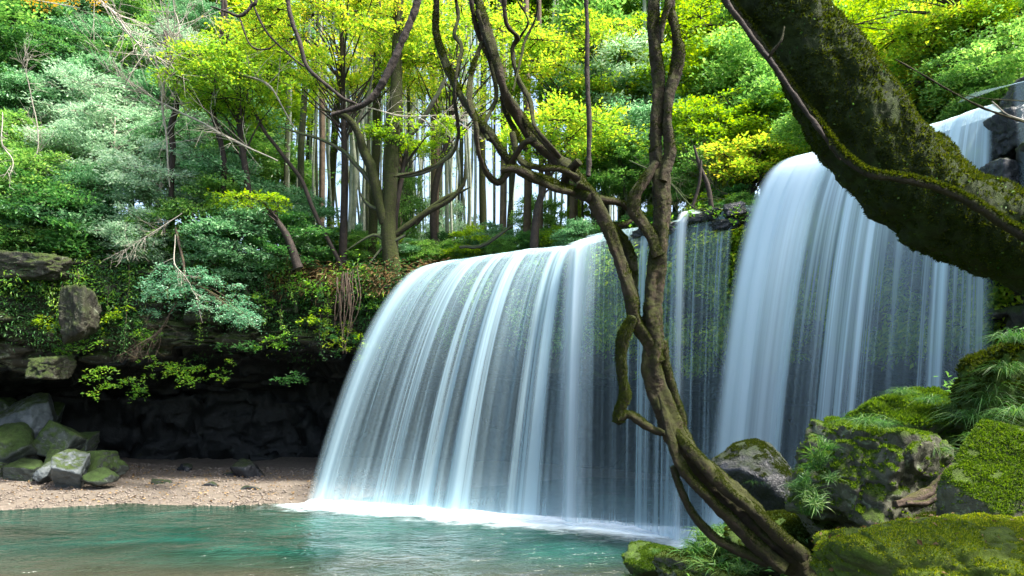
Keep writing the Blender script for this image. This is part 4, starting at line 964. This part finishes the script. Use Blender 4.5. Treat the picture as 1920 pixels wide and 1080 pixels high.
# ------------------------------------------------------------------ mossy forked tree on the bank beside the falls
def pxtube(mb, L, Y, dY=0.0, k=1.0, **kw):
    """control points px, py, radius px at distance Y (metres); depth may drift by a fourth value"""
    pts, rad = [], []
    for q in L:
        y = Y + (q[3] if len(q) > 3 else 0.0); pts.append(at(q[0], q[1], y)); rad.append(q[2] * y / FPX * k * (.86 if Y < 8 and q[2] < 60 else 1))
    return pts, rad
def stem(parent, name, L, Y, mat, oc, sides=8, step=.25, **kw):
    if Y < 8:                      # stems that leave the frame go on up to the boughs they hang from
        L = list(L); e = lambda q, n: (q[0] + (n - 1) * 14 + (q[0] - 1000) * .04 * n, q[1] - 190 * n, q[2] * (1 + .02 * n), (q[3] if len(q) > 3 else 0) + .1 * n)
        if L[0][1] <= -20: L = [e(L[0], 3), e(L[0], 2), e(L[0], 1)] + L
        elif L[-1][1] <= -20: L = L + [e(L[-1], 1), e(L[-1], 2), e(L[-1], 3)]
    mb = MB(); pts, rad = pxtube(mb, L, Y); pts = [p - oc for p in pts]
    if Y < 8: kw.setdefault('fine', .006 + .10 * float(np.mean(rad))); kw.setdefault('ff', 20); step *= .7; sides = int(sides * 1.2)
    VT = tube(mb, pts, rad, sides=sides, step=step, **kw); o = mb.build(name, M[mat], parent)
    if Y < 8 and mat in ('bark', 'mossbark') and max(rad) > .022:
        n_ = int((26000 if mat == 'mossbark' else 9000) * min(1, float(np.linalg.norm(np.diff(np.array(pts), axis=0), axis=1).sum()) * float(np.mean(rad)) * 9))
        Vt = VT.reshape(-1, 3); Ft = tri_of(VT)
        fz = fuzz_on(Vt, Ft, max(n_, 400), .009, FR, minz=-.5, keep=lambda Q, nn: (fbm(Q, 5, 3, 5) + .35 * nn[:, 2] > (-.1 if mat == 'mossbark' else .12)).astype(float) + .01).build('moss', M['darkmoss'], parent, smooth=False)
        tag(fz, kind='stuff')
    return o
ft = thing('forked_tree', at(735, 540, 25.2), 'mossy crooked tree with forked limbs standing at the left end of the falls', 'tree'); oc = np.array(ft.location)
stem(ft, 'trunk', [(738, 560, 22), (735, 500, 16), (728, 430, 14), (732, 350, 13), (736, 280, 13), (742, 190, 12), (745, 80, 10), (750, -60, 9)], 25.2, 'mossbark', oc, sides=12, bump=.15, seed=1)
for q, L in enumerate([[(722, 420, 10), (705, 345, 10), (685, 285, 9), (668, 240, 7), (640, 215, 5), (600, 205, 3)], [(742, 440, 6), (790, 405, 6), (840, 375, 5), (868, 345, 4), (874, 290, 3)],
                       [(780, 420, 4), (800, 395, 5), (850, 365, 4), (880, 350, 3)], [(700, 345, 5), (660, 300, 4), (620, 270, 3), (570, 250, 2.5), (520, 235, 2)], [(735, 330, 5), (790, 325, 4), (840, 295, 3.5), (860, 250, 3)],
                       [(738, 280, 6), (780, 240, 5), (820, 180, 4), (850, 120, 3)], [(715, 395, 4), (690, 385, 3.5), (672, 355, 3)], [(735, 460, 4), (700, 440, 3), (650, 470, 2.5)], [(860, 465, 3), (900, 462, 3.5), (940, 440, 3.5), (965, 420, 2)],
                       [(665, 240, 4), (690, 180, 3), (700, 120, 2.5)], [(760, 440, 3), (720, 465, 3), (690, 500, 2)]]):
    L[-1] = (L[-1][0], L[-1][1], .8)
    stem(ft, 'limb', [(a, b, c, -.3 * i / 3) for i, (a, b, c) in enumerate(L)], 25.2, 'mossbark' if q < 3 else 'trunk', oc, sides=6, bump=.15, wob=.06, seed=q + 3)
# bare dark trunks crossing the view left of it
for q, L in enumerate([[(640, 500, 4), (590, 400, 4), (560, 330, 4), (500, 250, 3.5), (440, 120, 3), (420, 0, 3)], [(410, 440, 6), (420, 300, 5), (400, 200, 5), (415, 90, 4), (420, -20, 4)], [(320, 380, 5), (322, 260, 6), (330, 180, 5), (310, 60, 4)], [(1335, 400, 5), (1328, 350, 4.5), (1312, 310, 3.5), (1300, 270, 2)], [(1295, 400, 3), (1310, 350, 3), (1315, 300, 2)]]):
    Y = 25.6 if q < 3 else 20.2
    lb = ['thin dark stem leaning left across the bright stand', 'dark slender tree rising through the yellow maple at left', 'dark crooked trunk between the pale shrubs', 'black forked trunk above the middle ledge', 'thin black stem beside the forked trunk above the ledge'][q]
    t = thing('slender_tree', at(L[0][0], L[0][1], Y), lb, 'tree'); stem(t, 'trunk', L, Y, 'darkbark', np.array(t.location), sides=7, bump=.1, wob=.08, seed=q)

# ------------------------------------------------------------------ near bank
def bank_z(x, y):
    x = np.asarray(x, float); y = np.asarray(y, float)
    e = 9.0 + np.clip(x - .5, -3, 6) * .55                                    # where the bank starts to drop to the pool
    top = 2.25 + .10 * np.clip(x - 2, -4, 3) + .55 * np.clip(x - 3.6, 0, 6) ** 1.15 - .24 * np.clip(y - 5, 0, 5) + .75 * np.clip(x - 2.3, 0, 1.0) * np.clip((y - 5.5) / 2, 0, 1) - .22 * np.clip(1.6 - x, 0, 6)
    drop = np.clip((y - (e - 2.0)) / 3.6, 0, 1); drop = drop * drop * (3 - 2 * drop)
    return top * (1 - drop) - .6 * drop
nx, ny = 260, 260
X, Y = np.meshgrid(np.linspace(-14, 14, nx), np.linspace(-8, 15.5, ny), indexing='ij')
P = np.stack([X.ravel(), Y.ravel(), bank_z(X, Y).ravel()], 1)
left = np.clip((-.2 - P[:, 0]) / 3, 0, 1) * np.clip((P[:, 1] - 2) / 3, 0, 1); P[:, 2] -= left * 2.8
P[:, 2] += .12 * fbm(P, .9, 5, 61)
mb = MB(); mb.add(P, grid_faces(nx, ny)); tag(mb.build('near_bank', M['bank']), kind='structure')

R = np.random.default_rng(54); n = 5200; x = R.uniform(1.2, 12, n); y = R.uniform(1.5, 13, n); z = bank_z(x, y); k = (z > .2) & (noise(np.stack([x, y, 0 * x], 1), .9, 4) > -.45)
mb = MB(); clump_leaves(mb, np.stack([x, y, z], 1)[k], np.tile([0, 0, 1.], (k.sum(), 1)), 9, .09, .10, R, .3, -.3)
tag(mb.build('ground_cover', M['green'], smooth=False), 'low leafy plants covering the near bank between the boulders', 'plants', kind='stuff')
R = np.random.default_rng(55)
def mossy(px, py, Y, wpx, hpx, seed, mat, label, n=26000, fs=.016, dep=.9, minz=.05, planes=10, sharp=12, rough=.07, rot=(0, 0, 0), level=6, moss='moss', name='mossy_boulder', thr=None, boxy=False):
    c = at(px, py, Y); s = Y / FPX
    o, P, F = rock(name, c, (wpx * s, wpx * s * dep, hpx * s), seed, M[mat], label, 'boulder', level=level, planes=planes, sharp=sharp, rough=rough, rot=rot, boxy=boxy)
    if n:
        keep = (lambda Q, nn: (noise(Q, 3.5, seed) * .5 + fbm(Q, 9, 2, seed + 1) * .5 > (thr if thr is not None else -.35)).astype(float) + .02)
        fb = fuzz_on(P, F, n, fs, R, minz=minz, keep=keep).build('moss', M[moss], o, smooth=False); tag(fb, kind='stuff')
    return o, P, F
big = mossy(1735, 1085, 4.6, 500, 290, 301, 'mossrock3', moss='brightmoss', label= 'low rounded boulder under thick yellow green moss in the bottom right corner', n=60000, fs=.012, planes=16, sharp=6, rough=.07, minz=-.1, thr=-.22)
ang = mossy(1642, 893, 6.6, 295, 250, 305, 'mossrock', 'angular boulder with mossy crown and bare pale side in front of the right falls', n=26000, fs=.02, sharp=26, rough=.085, rot=(.05, .28, .45), boxy=True, minz=.45, thr=-.1)
cap = mossy(1735, 800, 7.6, 190, 130, 307, 'mossrock2', 'shaggy moss covered rock behind the angular boulder', n=26000, fs=.035, planes=9, sharp=8, rough=.07)
wet = mossy(1425, 920, 9.2, 150, 125, 311, 'wetrock', 'dark glistening wet boulder with a mossy back right of the vine', n=9000, fs=.015, planes=8, sharp=24, rough=.05, rot=(.2, .3, .1), level=5, moss='darkmoss', thr=.0, minz=.35)
mossy(1448, 995, 9.35, 210, 120, 335, 'mossrock', 'shaded stone carrying the dark wet boulder', n=6000, level=5, moss='darkmoss')
mossy(1475, 1010, 7.4, 160, 90, 313, 'mossrock2', 'flat mossy stone behind the foot of the twisted vine', n=18000, fs=.016, moss='darkmoss', level=5)
mossy(1345, 1078, 7.9, 230, 90, 333, 'mossrock', 'grass covered stone under the foot of the twisted vine', n=12000, moss='darkmoss', level=5)
mossy(1248, 1050, 9.0, 110, 56, 317, 'mossrock2', 'small mossy stone at the water edge left of the vine root', n=12000, fs=.018, level=5, planes=8, sharp=14)
mossy(1370, 1112, 7.2, 150, 60, 319, 'wetrock', 'dark stone at the bottom edge under the vine root', n=8000, level=5, moss='darkmoss')
mossy(1900, 925, 5.2, 220, 230, 323, 'mossrock', 'smooth mossy boulder with brown side at the right frame edge', n=24000, fs=.014, planes=9, sharp=8, rough=.03, rot=(0, .5, 0))
mossy(1925, 775, 7.0, 160, 270, 327, 'mossrock2', 'steep mossy outcrop at the right frame edge below the trunk', n=24000, fs=.03, planes=10, sharp=9, rough=.09, moss='darkmoss')
mossy(1560, 990, 6.9, 130, 90, 329, 'mossrock', 'mossy stone wedged under the angular boulder', n=9000, level=5, moss='darkmoss')
mossy(1850, 1010, 5.6, 180, 130, 331, 'mossrock', 'shaded stone between the big moss boulder and the right edge', n=9000, level=5, moss='darkmoss')

# fallen leaves on the big boulder
P, F = big[1], big[2]; fl = fuzz_on(P, F, 10, .1, R, minz=.4)
A, B_, C_ = P[F[:, 0]], P[F[:, 1]], P[F[:, 2]]; nr = unit(np.cross(B_ - A, C_ - A)); idx = R.choice(np.where(nr[:, 2] > .35)[0], 150)
mbq = MB(); Q = A[idx] + np.array(big[0].location) + nr[idx] * .014; leaf_quads(mbq, Q, R.uniform(.02, .05, len(Q)), nr[idx] + R.normal(0, .25, (len(Q), 3)), R.normal(0, 1, (len(Q), 3)), .6)
tag(mbq.build('fallen_leaves', M['dry'], smooth=False), 'brown dry leaves lying on the moss of the big corner boulder', 'leaves', kind='stuff')

# sedge and grass clumps
def blades(n, L, R, spread=.6, w=.012, droop=1.0, seg=4, dirv=None):
    mb = MB(); ang = R.uniform(0, 6.28, n); 
    lean = R.uniform(.15, 1, n) * spread
    d = np.stack([np.cos(ang) * lean, np.sin(ang) * lean, np.ones(n)], 1)
    if dirv is not None: d = d + np.asarray(dirv)
    d = unit(d); ln = L * R.uniform(.55, 1.15, n); side = unit(np.cross(d, [0, 0, 1.0]) + R.normal(0, .2, (n, 3))); b0 = R.normal(0, .04, (n, 3)) * [1, 1, .3]
    V = np.zeros((n, (seg + 1) * 2, 3))
    for k in range(seg + 1):
        t = k / seg; c = b0 + d * (ln * t)[:, None]; hz = d.copy(); hz[:, 2] = 0
        c = c + hz * (ln * t * t * .5 * droop)[:, None]; c[:, 2] -= ln * t ** 2.2 * .62 * droop
        ww = w * (1 - t) ** .6 * (.5 + t if t < .5 else 1) + .0006
        V[:, 2 * k] = c - side * ww * .5; V[:, 2 * k + 1] = c + side * ww * .5
    i = np.arange(n)[:, None, None] * (seg + 1) * 2; kk = (np.arange(seg) * 2)[None, :, None]
    mb.add(V.reshape(-1, 3), (i + kk + np.array([0, 1, 3, 2])).reshape(-1, 4)); return mb
SED = [blades(110, .30, np.random.default_rng(s), .9).mesh('sedge_clump', M['grass'], False) for s in (1, 2, 3)]
FINE = [blades(150, .34, np.random.default_rng(s), 1.2, w=.006, droop=1.3).mesh('grass_clump', M['grass'], False) for s in (4, 5)]
def clump(px, py, Y, sc, k, label, tilt=(0, 0), fine=False, group='clumps of sedge and grass between the near boulders'):
    me = (FINE if fine else SED)[k % (2 if fine else 3)]
    o = link('grass_clump' if fine else 'sedge_clump', me); o.location = at(px, py, Y); o.scale = (sc,) * 3; o.rotation_euler = (tilt[0], tilt[1], k * 1.7); tag(o, label, 'grass', group)
L_ = [(1340, 1040, 8.0, 1.1, 'behind the foot of the vine'), (1375, 1010, 7.8, 1.0, 'under the thin lower vine stem'), (1310, 1068, 7.6, .9, 'by the bottom edge left of the vine root'), (1400, 1050, 7.4, .8, 'in the crook of the vine root'), (1350, 1000, 8.6, .9, 'behind the lower vine stem'), (1300, 1030, 8.4, .7, 'right of the small mossy stone'),
      (1390, 1075, 7.0, .7, 'at the bottom edge beside the vine root'), (1530, 880, 6.3, .75, 'on the left shoulder of the angular boulder'), (1520, 930, 6.2, .75, 'low on the left flank of the angular boulder'), (1545, 840, 6.3, .7, 'near the crown of the angular boulder'), (1515, 965, 6.2, .6, 'at the left foot of the angular boulder'), (1498, 915, 6.5, .6, 'on the leftmost rim of the angular boulder'), (1555, 900, 6.1, .5, 'halfway down the left flank of the angular boulder')]
for q, (px, py, Y, sc, w) in enumerate(L_): clump(px, py, Y, sc, q, f'green sedge clump {w}', tilt=(0, -.35 if 1490 < px < 1560 else 0))
for q, (px, py, Y, sc, w) in enumerate([(1325, 1020, 8.1, 1.3, 'tallest beside the lower vine stem'), (1365, 1035, 7.7, 1.4, 'spreading broad leaves below the lower vine stem'), (1285, 1060, 8.2, 1.1, 'between the small stone and the vine root'), (1410, 1070, 7.2, 1.2, 'in the bottom edge corner of the vine root'), (1350, 1075, 7.4, 1.3, 'on the grass covered stone at the bottom edge'), (1308, 1045, 7.9, 1.3, 'leaning over the water edge'), (1385, 1000, 8.0, 1.1, 'peeping above the vine where it nears the root'),
        (1535, 860, 6.15, .9, 'thick on the upper left flank of the angular boulder'), (1512, 905, 6.1, .9, 'thick on the middle left flank of the angular boulder'), (1525, 945, 6.0, .8, 'thick low on the left flank of the angular boulder'), (1505, 940, 6.2, .8, 'pale tuft on the leftmost flank of the angular boulder')]): clump(px, py, Y, sc * (.75 if px > 1500 else 1.1), q + 3, f'green sedge clump {w}', tilt=(.2 * math.sin(q * 2.3), -.7 if px > 1500 else 0))
L_ = [(1620, 795, 6.1, .8, 'drooping over the crown of the angular boulder'), (1655, 800, 6.2, .6, 'on top of the angular boulder right of its crown'), (1750, 850, 6.3, .9, 'hanging at the right shoulder of the angular boulder'), (1690, 740, 7.3, .7, 'on the left top of the shaggy rock'), (1740, 755, 7.2, .8, 'on the middle of the shaggy rock'), (1790, 775, 7.2, .9, 'on the right of the shaggy rock'),
      (1830, 790, 6.8, 1.1, 'in the gap right of the shaggy rock'), (1850, 760, 6.8, 1.2, 'at the left foot of the steep outcrop'), (1860, 730, 6.8, 1.0, 'halfway up the left of the steep outcrop'), (1885, 700, 6.6, 1.0, 'high on the left of the steep outcrop'), (1900, 640, 6.6, 1.0, 'sticking out above the steep outcrop'), (1840, 830, 6.2, .8, 'above the leaning root'), (1880, 830, 5.6, .7, 'on the crest of the smooth boulder'), (1865, 900, 5.2, .6, 'in the shade beside the smooth boulder'), (1905, 780, 6.0, .9, 'at the right frame edge on the outcrop'), (1415, 905, 8.7, .5, 'on the back of the wet boulder'), (1230, 1035, 8.7, .35, 'on the small mossy stone'), (1180, 1085, 8.8, .6, 'at the bottom edge beside the water'), (1660, 1000, 5.6, .4, 'behind the big moss boulder')]
for q, (px, py, Y, sc, w) in enumerate(L_): clump(px, py, Y, sc, q + 20, f'fine drooping grass clump {w}', fine=True)

# leaning root log
o = thing('leaning_root', at(1760, 915, 6.0), 'gnarled brown root leaning between the mossy boulders', 'root'); oc = np.array(o.location)
stem(o, 'root', [(1680, 946, 9), (1715, 938, 13), (1750, 925, 17), (1785, 890, 18), (1815, 862, 16), (1845, 835, 14), (1880, 800, 12, .3)], 5.9, 'root', oc, sides=16, step=.03, bump=.18, ridges=4, twist=9, seed=5)
stem(o, 'root_strand', [(1700, 944, 5), (1745, 940, 7), (1790, 900, 6), (1830, 850, 5)], 5.8, 'root', oc, sides=10, step=.03, bump=.2, seed=8)

# ------------------------------------------------------------------ the twisted liana
lt = thing('twisted_liana', at(1490, 1060, 6.0), 'huge twisted mossy liana rising from the near boulders across the middle of the view', 'liana'); oc = np.array(lt.location)
S6 = 6.0
stem(lt, 'main_stem', [(1530, 1085, 30), (1480, 1042, 31), (1430, 1000, 30), (1385, 945, 29), (1335, 895, 27), (1290, 850, 27), (1258, 800, 25), (1235, 745, 23), (1222, 690, 20), (1226, 640, 21), (1222, 590, 21), (1228, 530, 20), (1234, 480, 19), (1240, 420, 17), (1240, 370, 17), (1238, 320, 18)], S6, 'bark', oc, sides=40, step=.014, bump=.2, ridges=3, twist=6.5, seed=2, fine=.016, ff=16)
stem(lt, 'stem', [(1236, 345, 13), (1231, 290, 14), (1230, 230, 14), (1236, 165, 14), (1232, 110, 13), (1224, 60, 12), (1226, 0, 11), (1235, -60, 10)], S6, 'bark', oc, sides=18, step=.025, bump=.16, ridges=3, twist=5, seed=3)
stem(lt, 'stem', [(1243, 340, 11), (1256, 285, 11), (1251, 235, 10), (1255, 180, 11), (1268, 130, 13), (1272, 90, 12), (1264, 50, 10), (1255, 0, 10), (1262, -60, 9)], S6 - .05, 'bark', oc, sides=16, step=.025, bump=.16, ridges=2, twist=5, seed=4)
stem(lt, 'stem', [(1240, 80, 4), (1243, 45, 6), (1252, 15, 7), (1270, -15, 7)], S6 - .1, 'bark', oc, sides=10, step=.03, bump=.15, seed=44)
stem(lt, 'stem', [(1236, 480, 15), (1222, 445, 13), (1203, 415, 11), (1188, 392, 12), (1193, 362, 12), (1212, 335, 12), (1230, 305, 10)], S6 - .03, 'bark', oc, sides=16, step=.025, bump=.16, ridges=2, twist=5, seed=5)
stem(lt, 'stem', [(1232, 680, 16), (1215, 640, 15), (1193, 605, 15), (1184, 560, 14), (1172, 520, 14), (1155, 470, 14), (1140, 430, 14), (1122, 390, 14), (1105, 360, 13), (1085, 345, 12)], S6 - .02, 'bark', oc, sides=18, step=.025, bump=.16, ridges=3, twist=6, seed=6)
stem(lt, 'stem', [(1150, 425, 6), (1172, 455, 10), (1186, 500, 11), (1187, 550, 10), (1188, 590, 10)], S6 + .06, 'mossbark', oc, sides=12, step=.03, bump=.22, seed=7)
stem(lt, 'dangling_stem', [(1188, 596, 12), (1170, 630, 13), (1164, 670, 12), (1168, 710, 11), (1172, 740, 12), (1162, 772, 14), (1160, 792, 13)], S6 - .06, 'mossbark', oc, sides=16, step=.02, bump=.26, seed=8)
stem(lt, 'stem', [(1158, 786, 9), (1180, 778, 9), (1203, 792, 10), (1225, 806, 9), (1245, 812, 7)], S6 - .08, 'bark', oc, sides=12, step=.02, bump=.14, seed=9)
stem(lt, 'stem', [(1245, 640, 8), (1250, 690, 10), (1266, 745, 10), (1280, 795, 9), (1272, 835, 9), (1290, 870, 8)], S6 + .08, 'bark', oc, sides=12, step=.03, bump=.14, seed=10)
stem(lt, 'stem', [(1262, 800, 3, .12), (1288, 838, 10), (1330, 882, 14), (1372, 925, 15), (1415, 960, 15), (1460, 1005, 15), (1510, 1045, 15)], S6 - .17, 'bark', oc, sides=16, step=.025, bump=.15, ridges=2, twist=5, seed=11)
stem(lt, 'stem', [(1236, 740, 3, .05), (1252, 800, 8), (1275, 870, 12), (1320, 925, 12), (1370, 975, 13), (1420, 1025, 14), (1470, 1065, 14)], S6 - .14, 'bark', oc, sides=14, step=.025, bump=.18, ridges=2, twist=5, seed=12)
stem(lt, 'lower_stem', [(1262, 875, 7), (1275, 915, 8), (1300, 965, 9), (1340, 1008, 10), (1390, 1035, 11), (1440, 1055, 12)], S6 - .1, 'bark', oc, sides=12, step=.03, bump=.12, seed=13)
for q, L in enumerate([
    [(812, -40, 7), (818, 0, 7), (818, 60, 8), (836, 120, 8), (864, 180, 8), (892, 222, 8), (924, 260, 9), (952, 300, 9), (984, 326, 10), (1030, 342, 10), (1072, 358, 11), (1105, 372, 11)],
    [(890, -40, 11), (896, 0, 11), (910, 50, 11), (933, 120, 10), (947, 176, 10), (970, 217, 11), (1003, 268, 11), (1040, 296, 12), (1072, 320, 13), (1100, 355, 13)],
    [(878, -40, 5), (883, 0, 5), (892, 46, 6), (910, 93, 6), (938, 153, 6), (968, 200, 5), (1000, 245, 5), (1030, 278, 5), (1045, 292, 5)],
    [(852, -30, 4), (855, 0, 4), (859, 32, 4.5), (852, 65, 4.5), (866, 88, 4.5), (857, 130, 4), (852, 176, 4), (857, 222, 4), (859, 259, 4), (841, 296, 3.5), (790, 320, 3), (739, 331, 2.5)],
    [(903, 80, 5), (885, 134, 6), (880, 185, 6), (892, 231, 6), (896, 278, 6), (910, 320, 6.5), (933, 343, 6.5), (952, 324, 6.5), (964, 296, 6), (984, 268, 6), (1005, 262, 5)],
    [(945, -30, 5), (945, 0, 5), (950, 46, 5), (970, 70, 5.5), (961, 93, 5), (970, 144, 5), (994, 190, 5), (1003, 236, 5), (1031, 273, 5), (1050, 295, 5)],
    [(905, 60, 3.5), (920, 120, 4), (931, 175, 4), (922, 205, 4), (906, 240, 4), (915, 262, 4)],
    [(1056, 350, 8), (1064, 325, 9), (1086, 303, 8)],
    [(1088, 348, 9), (1120, 372, 8), (1155, 378, 7), (1178, 392, 7), (1184, 410, 7), (1166, 422, 7), (1135, 420, 6), (1118, 402, 6)],
    [(985, 280, 6), (965, 245, 5), (950, 215, 5), (940, 180, 5)],
    [(960, 250, 6), (975, 300, 7), (1010, 315, 7), (1050, 318, 7), (1085, 335, 7)],
    [(940, 320, 6), (970, 318, 8), (1005, 335, 8), (1045, 355, 8), (1085, 362, 8)],
    [(1008, -30, 2.5), (1005, 30, 2.5), (985, 75, 3), (975, 115, 2.5), (962, 170, 2)],
    [(975, 70, 2), (990, 40, 2), (970, 0, 2)],
    [(895, 20, 5), (915, 80, 6), (925, 110, 6), (935, 150, 6), (958, 190, 6), (975, 225, 6)],
    [(1108, 385, 6), (1128, 415, 7), (1150, 440, 6), (1170, 470, 6)]]):
    stem(lt, 'branch', [(a, b, c, .12 * math.sin(q * 2.1 + i * .9)) for i, (a, b, c) in enumerate(L)], S6 + .1 * math.sin(q), 'bark' if q % 3 else 'mossbark', oc, sides=12, step=.025, bump=.16, ridges=2, twist=6, seed=20 + q)

o = thing('straight_vine', at(1103, 340, 5.9), 'thin straight vine hanging down left of the twin stems', 'vine'); oc = np.array(o.location)
stem(o, 'stem', [(1098, -60, 5), (1099, 0, 5), (1101, 60, 5), (1101, 150, 5.5), (1105, 240, 5.5), (1103, 330, 6)], 5.85, 'darkbark', oc, sides=10, step=.03, bump=.15, seed=50)
o = thing('hanging_liana', at(700, 180, 5.5), 'dark curved liana hanging in a hook from the top left of centre', 'liana'); oc = np.array(o.location)
stem(o, 'stem', [(790, -60, 10), (783, 0, 9), (768, 45, 8.5), (742, 105, 8.5), (715, 160, 8), (688, 192, 7), (655, 206, 5.5), (622, 215, 4)], 5.5, 'darkbark', oc, sides=14, step=.02, bump=.24, seed=51)
stem(o, 'stem', [(536, -60, 5.5), (540, 0, 5.5), (546, 35, 5), (563, 82, 5), (576, 125, 4.5), (610, 158, 4), (645, 185, 3.5), (672, 196, 3)], 5.55, 'darkbark', oc, sides=12, step=.02, bump=.2, seed=52)
for q, L in enumerate([[(480, -20, 4), (470, 12, 4), (450, 30, 4), (425, 22, 2.5), (395, 12, 2)], [(470, 0, 2.5), (500, 60, 2.5), (545, 105, 2), (570, 125, 2)], [(448, 30, 2), (470, 85, 2), (500, 92, 1.6), (520, 80, 1.2)]]):
    stem(o, 'twig', L, 5.6, 'darkbark', oc, sides=8, step=.03, bump=.15, seed=60 + q)
o = thing('thin_branch', at(1700, 118, 4.6), 'thin bare twig crossing in front of the falls right of the trunk', 'branch'); oc = np.array(o.location)
stem(o, 'twig', [(1680, 112, 1.6), (1730, 140, 2), (1790, 175, 2.2), (1850, 205, 2.4), (1930, 232, 2.6)], 4.6, 'bark', oc, sides=6, step=.05, bump=.1)
stem(o, 'twig', [(1790, 175, 1.2), (1850, 185, 1.2), (1930, 190, 1.2)], 4.6, 'bark', oc, sides=5, step=.05)
stem(o, 'twig', [(1860, 190, 1.2), (1890, 215, 1.4), (1930, 228, 1.5)], 4.55, 'twig', oc, sides=5, step=.05)

# ------------------------------------------------------------------ arching mossy trunk
at_ = thing('arching_tree', at(2300, 760, 4.6), 'massive mossy trunk arching across the upper right in front of the falls', 'tree'); oc = np.array(at_.location)
mb = MB(); TL = [(980, -900, 50), (1100, -640, 62), (1220, -430, 70), (1305, -260, 66), (1372, -110, 70), (1444, -5, 74), (1518, 90, 84), (1578, 180, 96), (1632, 262, 97), (1696, 338, 98), (1768, 395, 97), (1850, 430, 96), (1930, 455, 100), (2060, 500, 112), (2190, 600, 130), (2290, 760, 150), (2330, 950, 190)]
pts, rad = pxtube(mb, [(a, b, c, .15 * i / 13) for i, (a, b, c) in enumerate(TL)], 3.9)
VT = tube(mb, [p - oc for p in pts], [q * .87 for q in rad], sides=150, step=.012, bump=.10, seed=71, fine=.045, ff=8)
mb.build('trunk', M['archbark'], at_)
g = VT.shape; Ft = grid_faces(g[0], g[1])
Vt = VT.reshape(-1, 3)
Ft = tri_of(VT)
fz = fuzz_on(Vt, Ft, 150000, .012, R, minz=-1.2, keep=lambda Q, nn: (fbm(Q, 4, 4, 5, .7) + .25 * nn[:, 2] > -.18).astype(float) + .03)
tag(fz.build('moss', M['darkmoss'], at_, smooth=False), kind='stuff')
fz = fuzz_on(Vt, Ft, 26000, .016, R, minz=.45, keep=lambda Q, nn: (fbm(Q, 5, 3, 8) > -.1).astype(float) + .03)
tag(fz.build('top_moss', M['darkmoss'], at_, smooth=False), kind='stuff')
VR = None
mb = MB(); EL = [(1270, -200, 8, -.02), (1340, -60, 9, -.02), (1368, 0, 9, -.02), (1420, 70, 9, -.03), (1475, 150, 9, -.05), (1530, 225, 9, -.10), (1580, 290, 11, -.20), (1630, 325, 12, -.27), (1690, 335, 12, -.29), (1760, 352, 13, -.29), (1830, 385, 14, -.28), (1890, 425, 15, -.26), (1960, 465, 15, -.24), (2050, 510, 12, -.20), (2120, 560, 8, -.12), (2160, 610, 5, 0)]
pts, rad = pxtube(mb, EL, 3.9); VR = tube(mb, [p - oc for p in pts], [q * .75 for q in rad], sides=16, step=.02, bump=.22, seed=72); mb.build('clinging_vine', M['mossbark'], at_)
Vt = VR.reshape(-1, 3); Ft = tri_of(VR)
fz = fuzz_on(Vt, Ft, 14000, .014, R, minz=-.1); tag(fz.build('vine_moss', M['darkmoss'], at_, smooth=False), kind='stuff')
stem(at_, 'vine', [(1355, -30, 6), (1400, 55, 6), (1455, 130, 6), (1500, 195, 5.5), (1545, 255, 5), (1575, 300, 4)], 3.75, 'darkbark', oc, sides=10, step=.03, bump=.2, seed=73)
stem(at_, 'vine', [(1470, 50, 3, -.3), (1465, 75, 3, -.3), (1450, 95, 3, -.28), (1440, 110, 2, -.25)], 3.9, 'bark', oc, sides=8, step=.03, bump=.2, seed=74)
# small epiphyte leaves on it
mbq = MB(); idx = R.choice(len(VT.reshape(-1, 3)), 1500); Q = VT.reshape(-1, 3)[idx]; cq = VT.mean(1)[idx // VT.shape[1]]; nn = unit(Q - cq)
m = (fbm(Q, 3, 3, 77) > .02); Q, nn = Q[m], nn[m]; leaf_quads(mbq, Q + nn * .008, R.uniform(.010, .020, len(Q)), nn + R.normal(0, .4, Q.shape), R.normal(0, 1, Q.shape) - [0, 0, .6], .7)
tag(mbq.build('creeper_leaves', M['grass'], at_, smooth=False), kind='stuff')
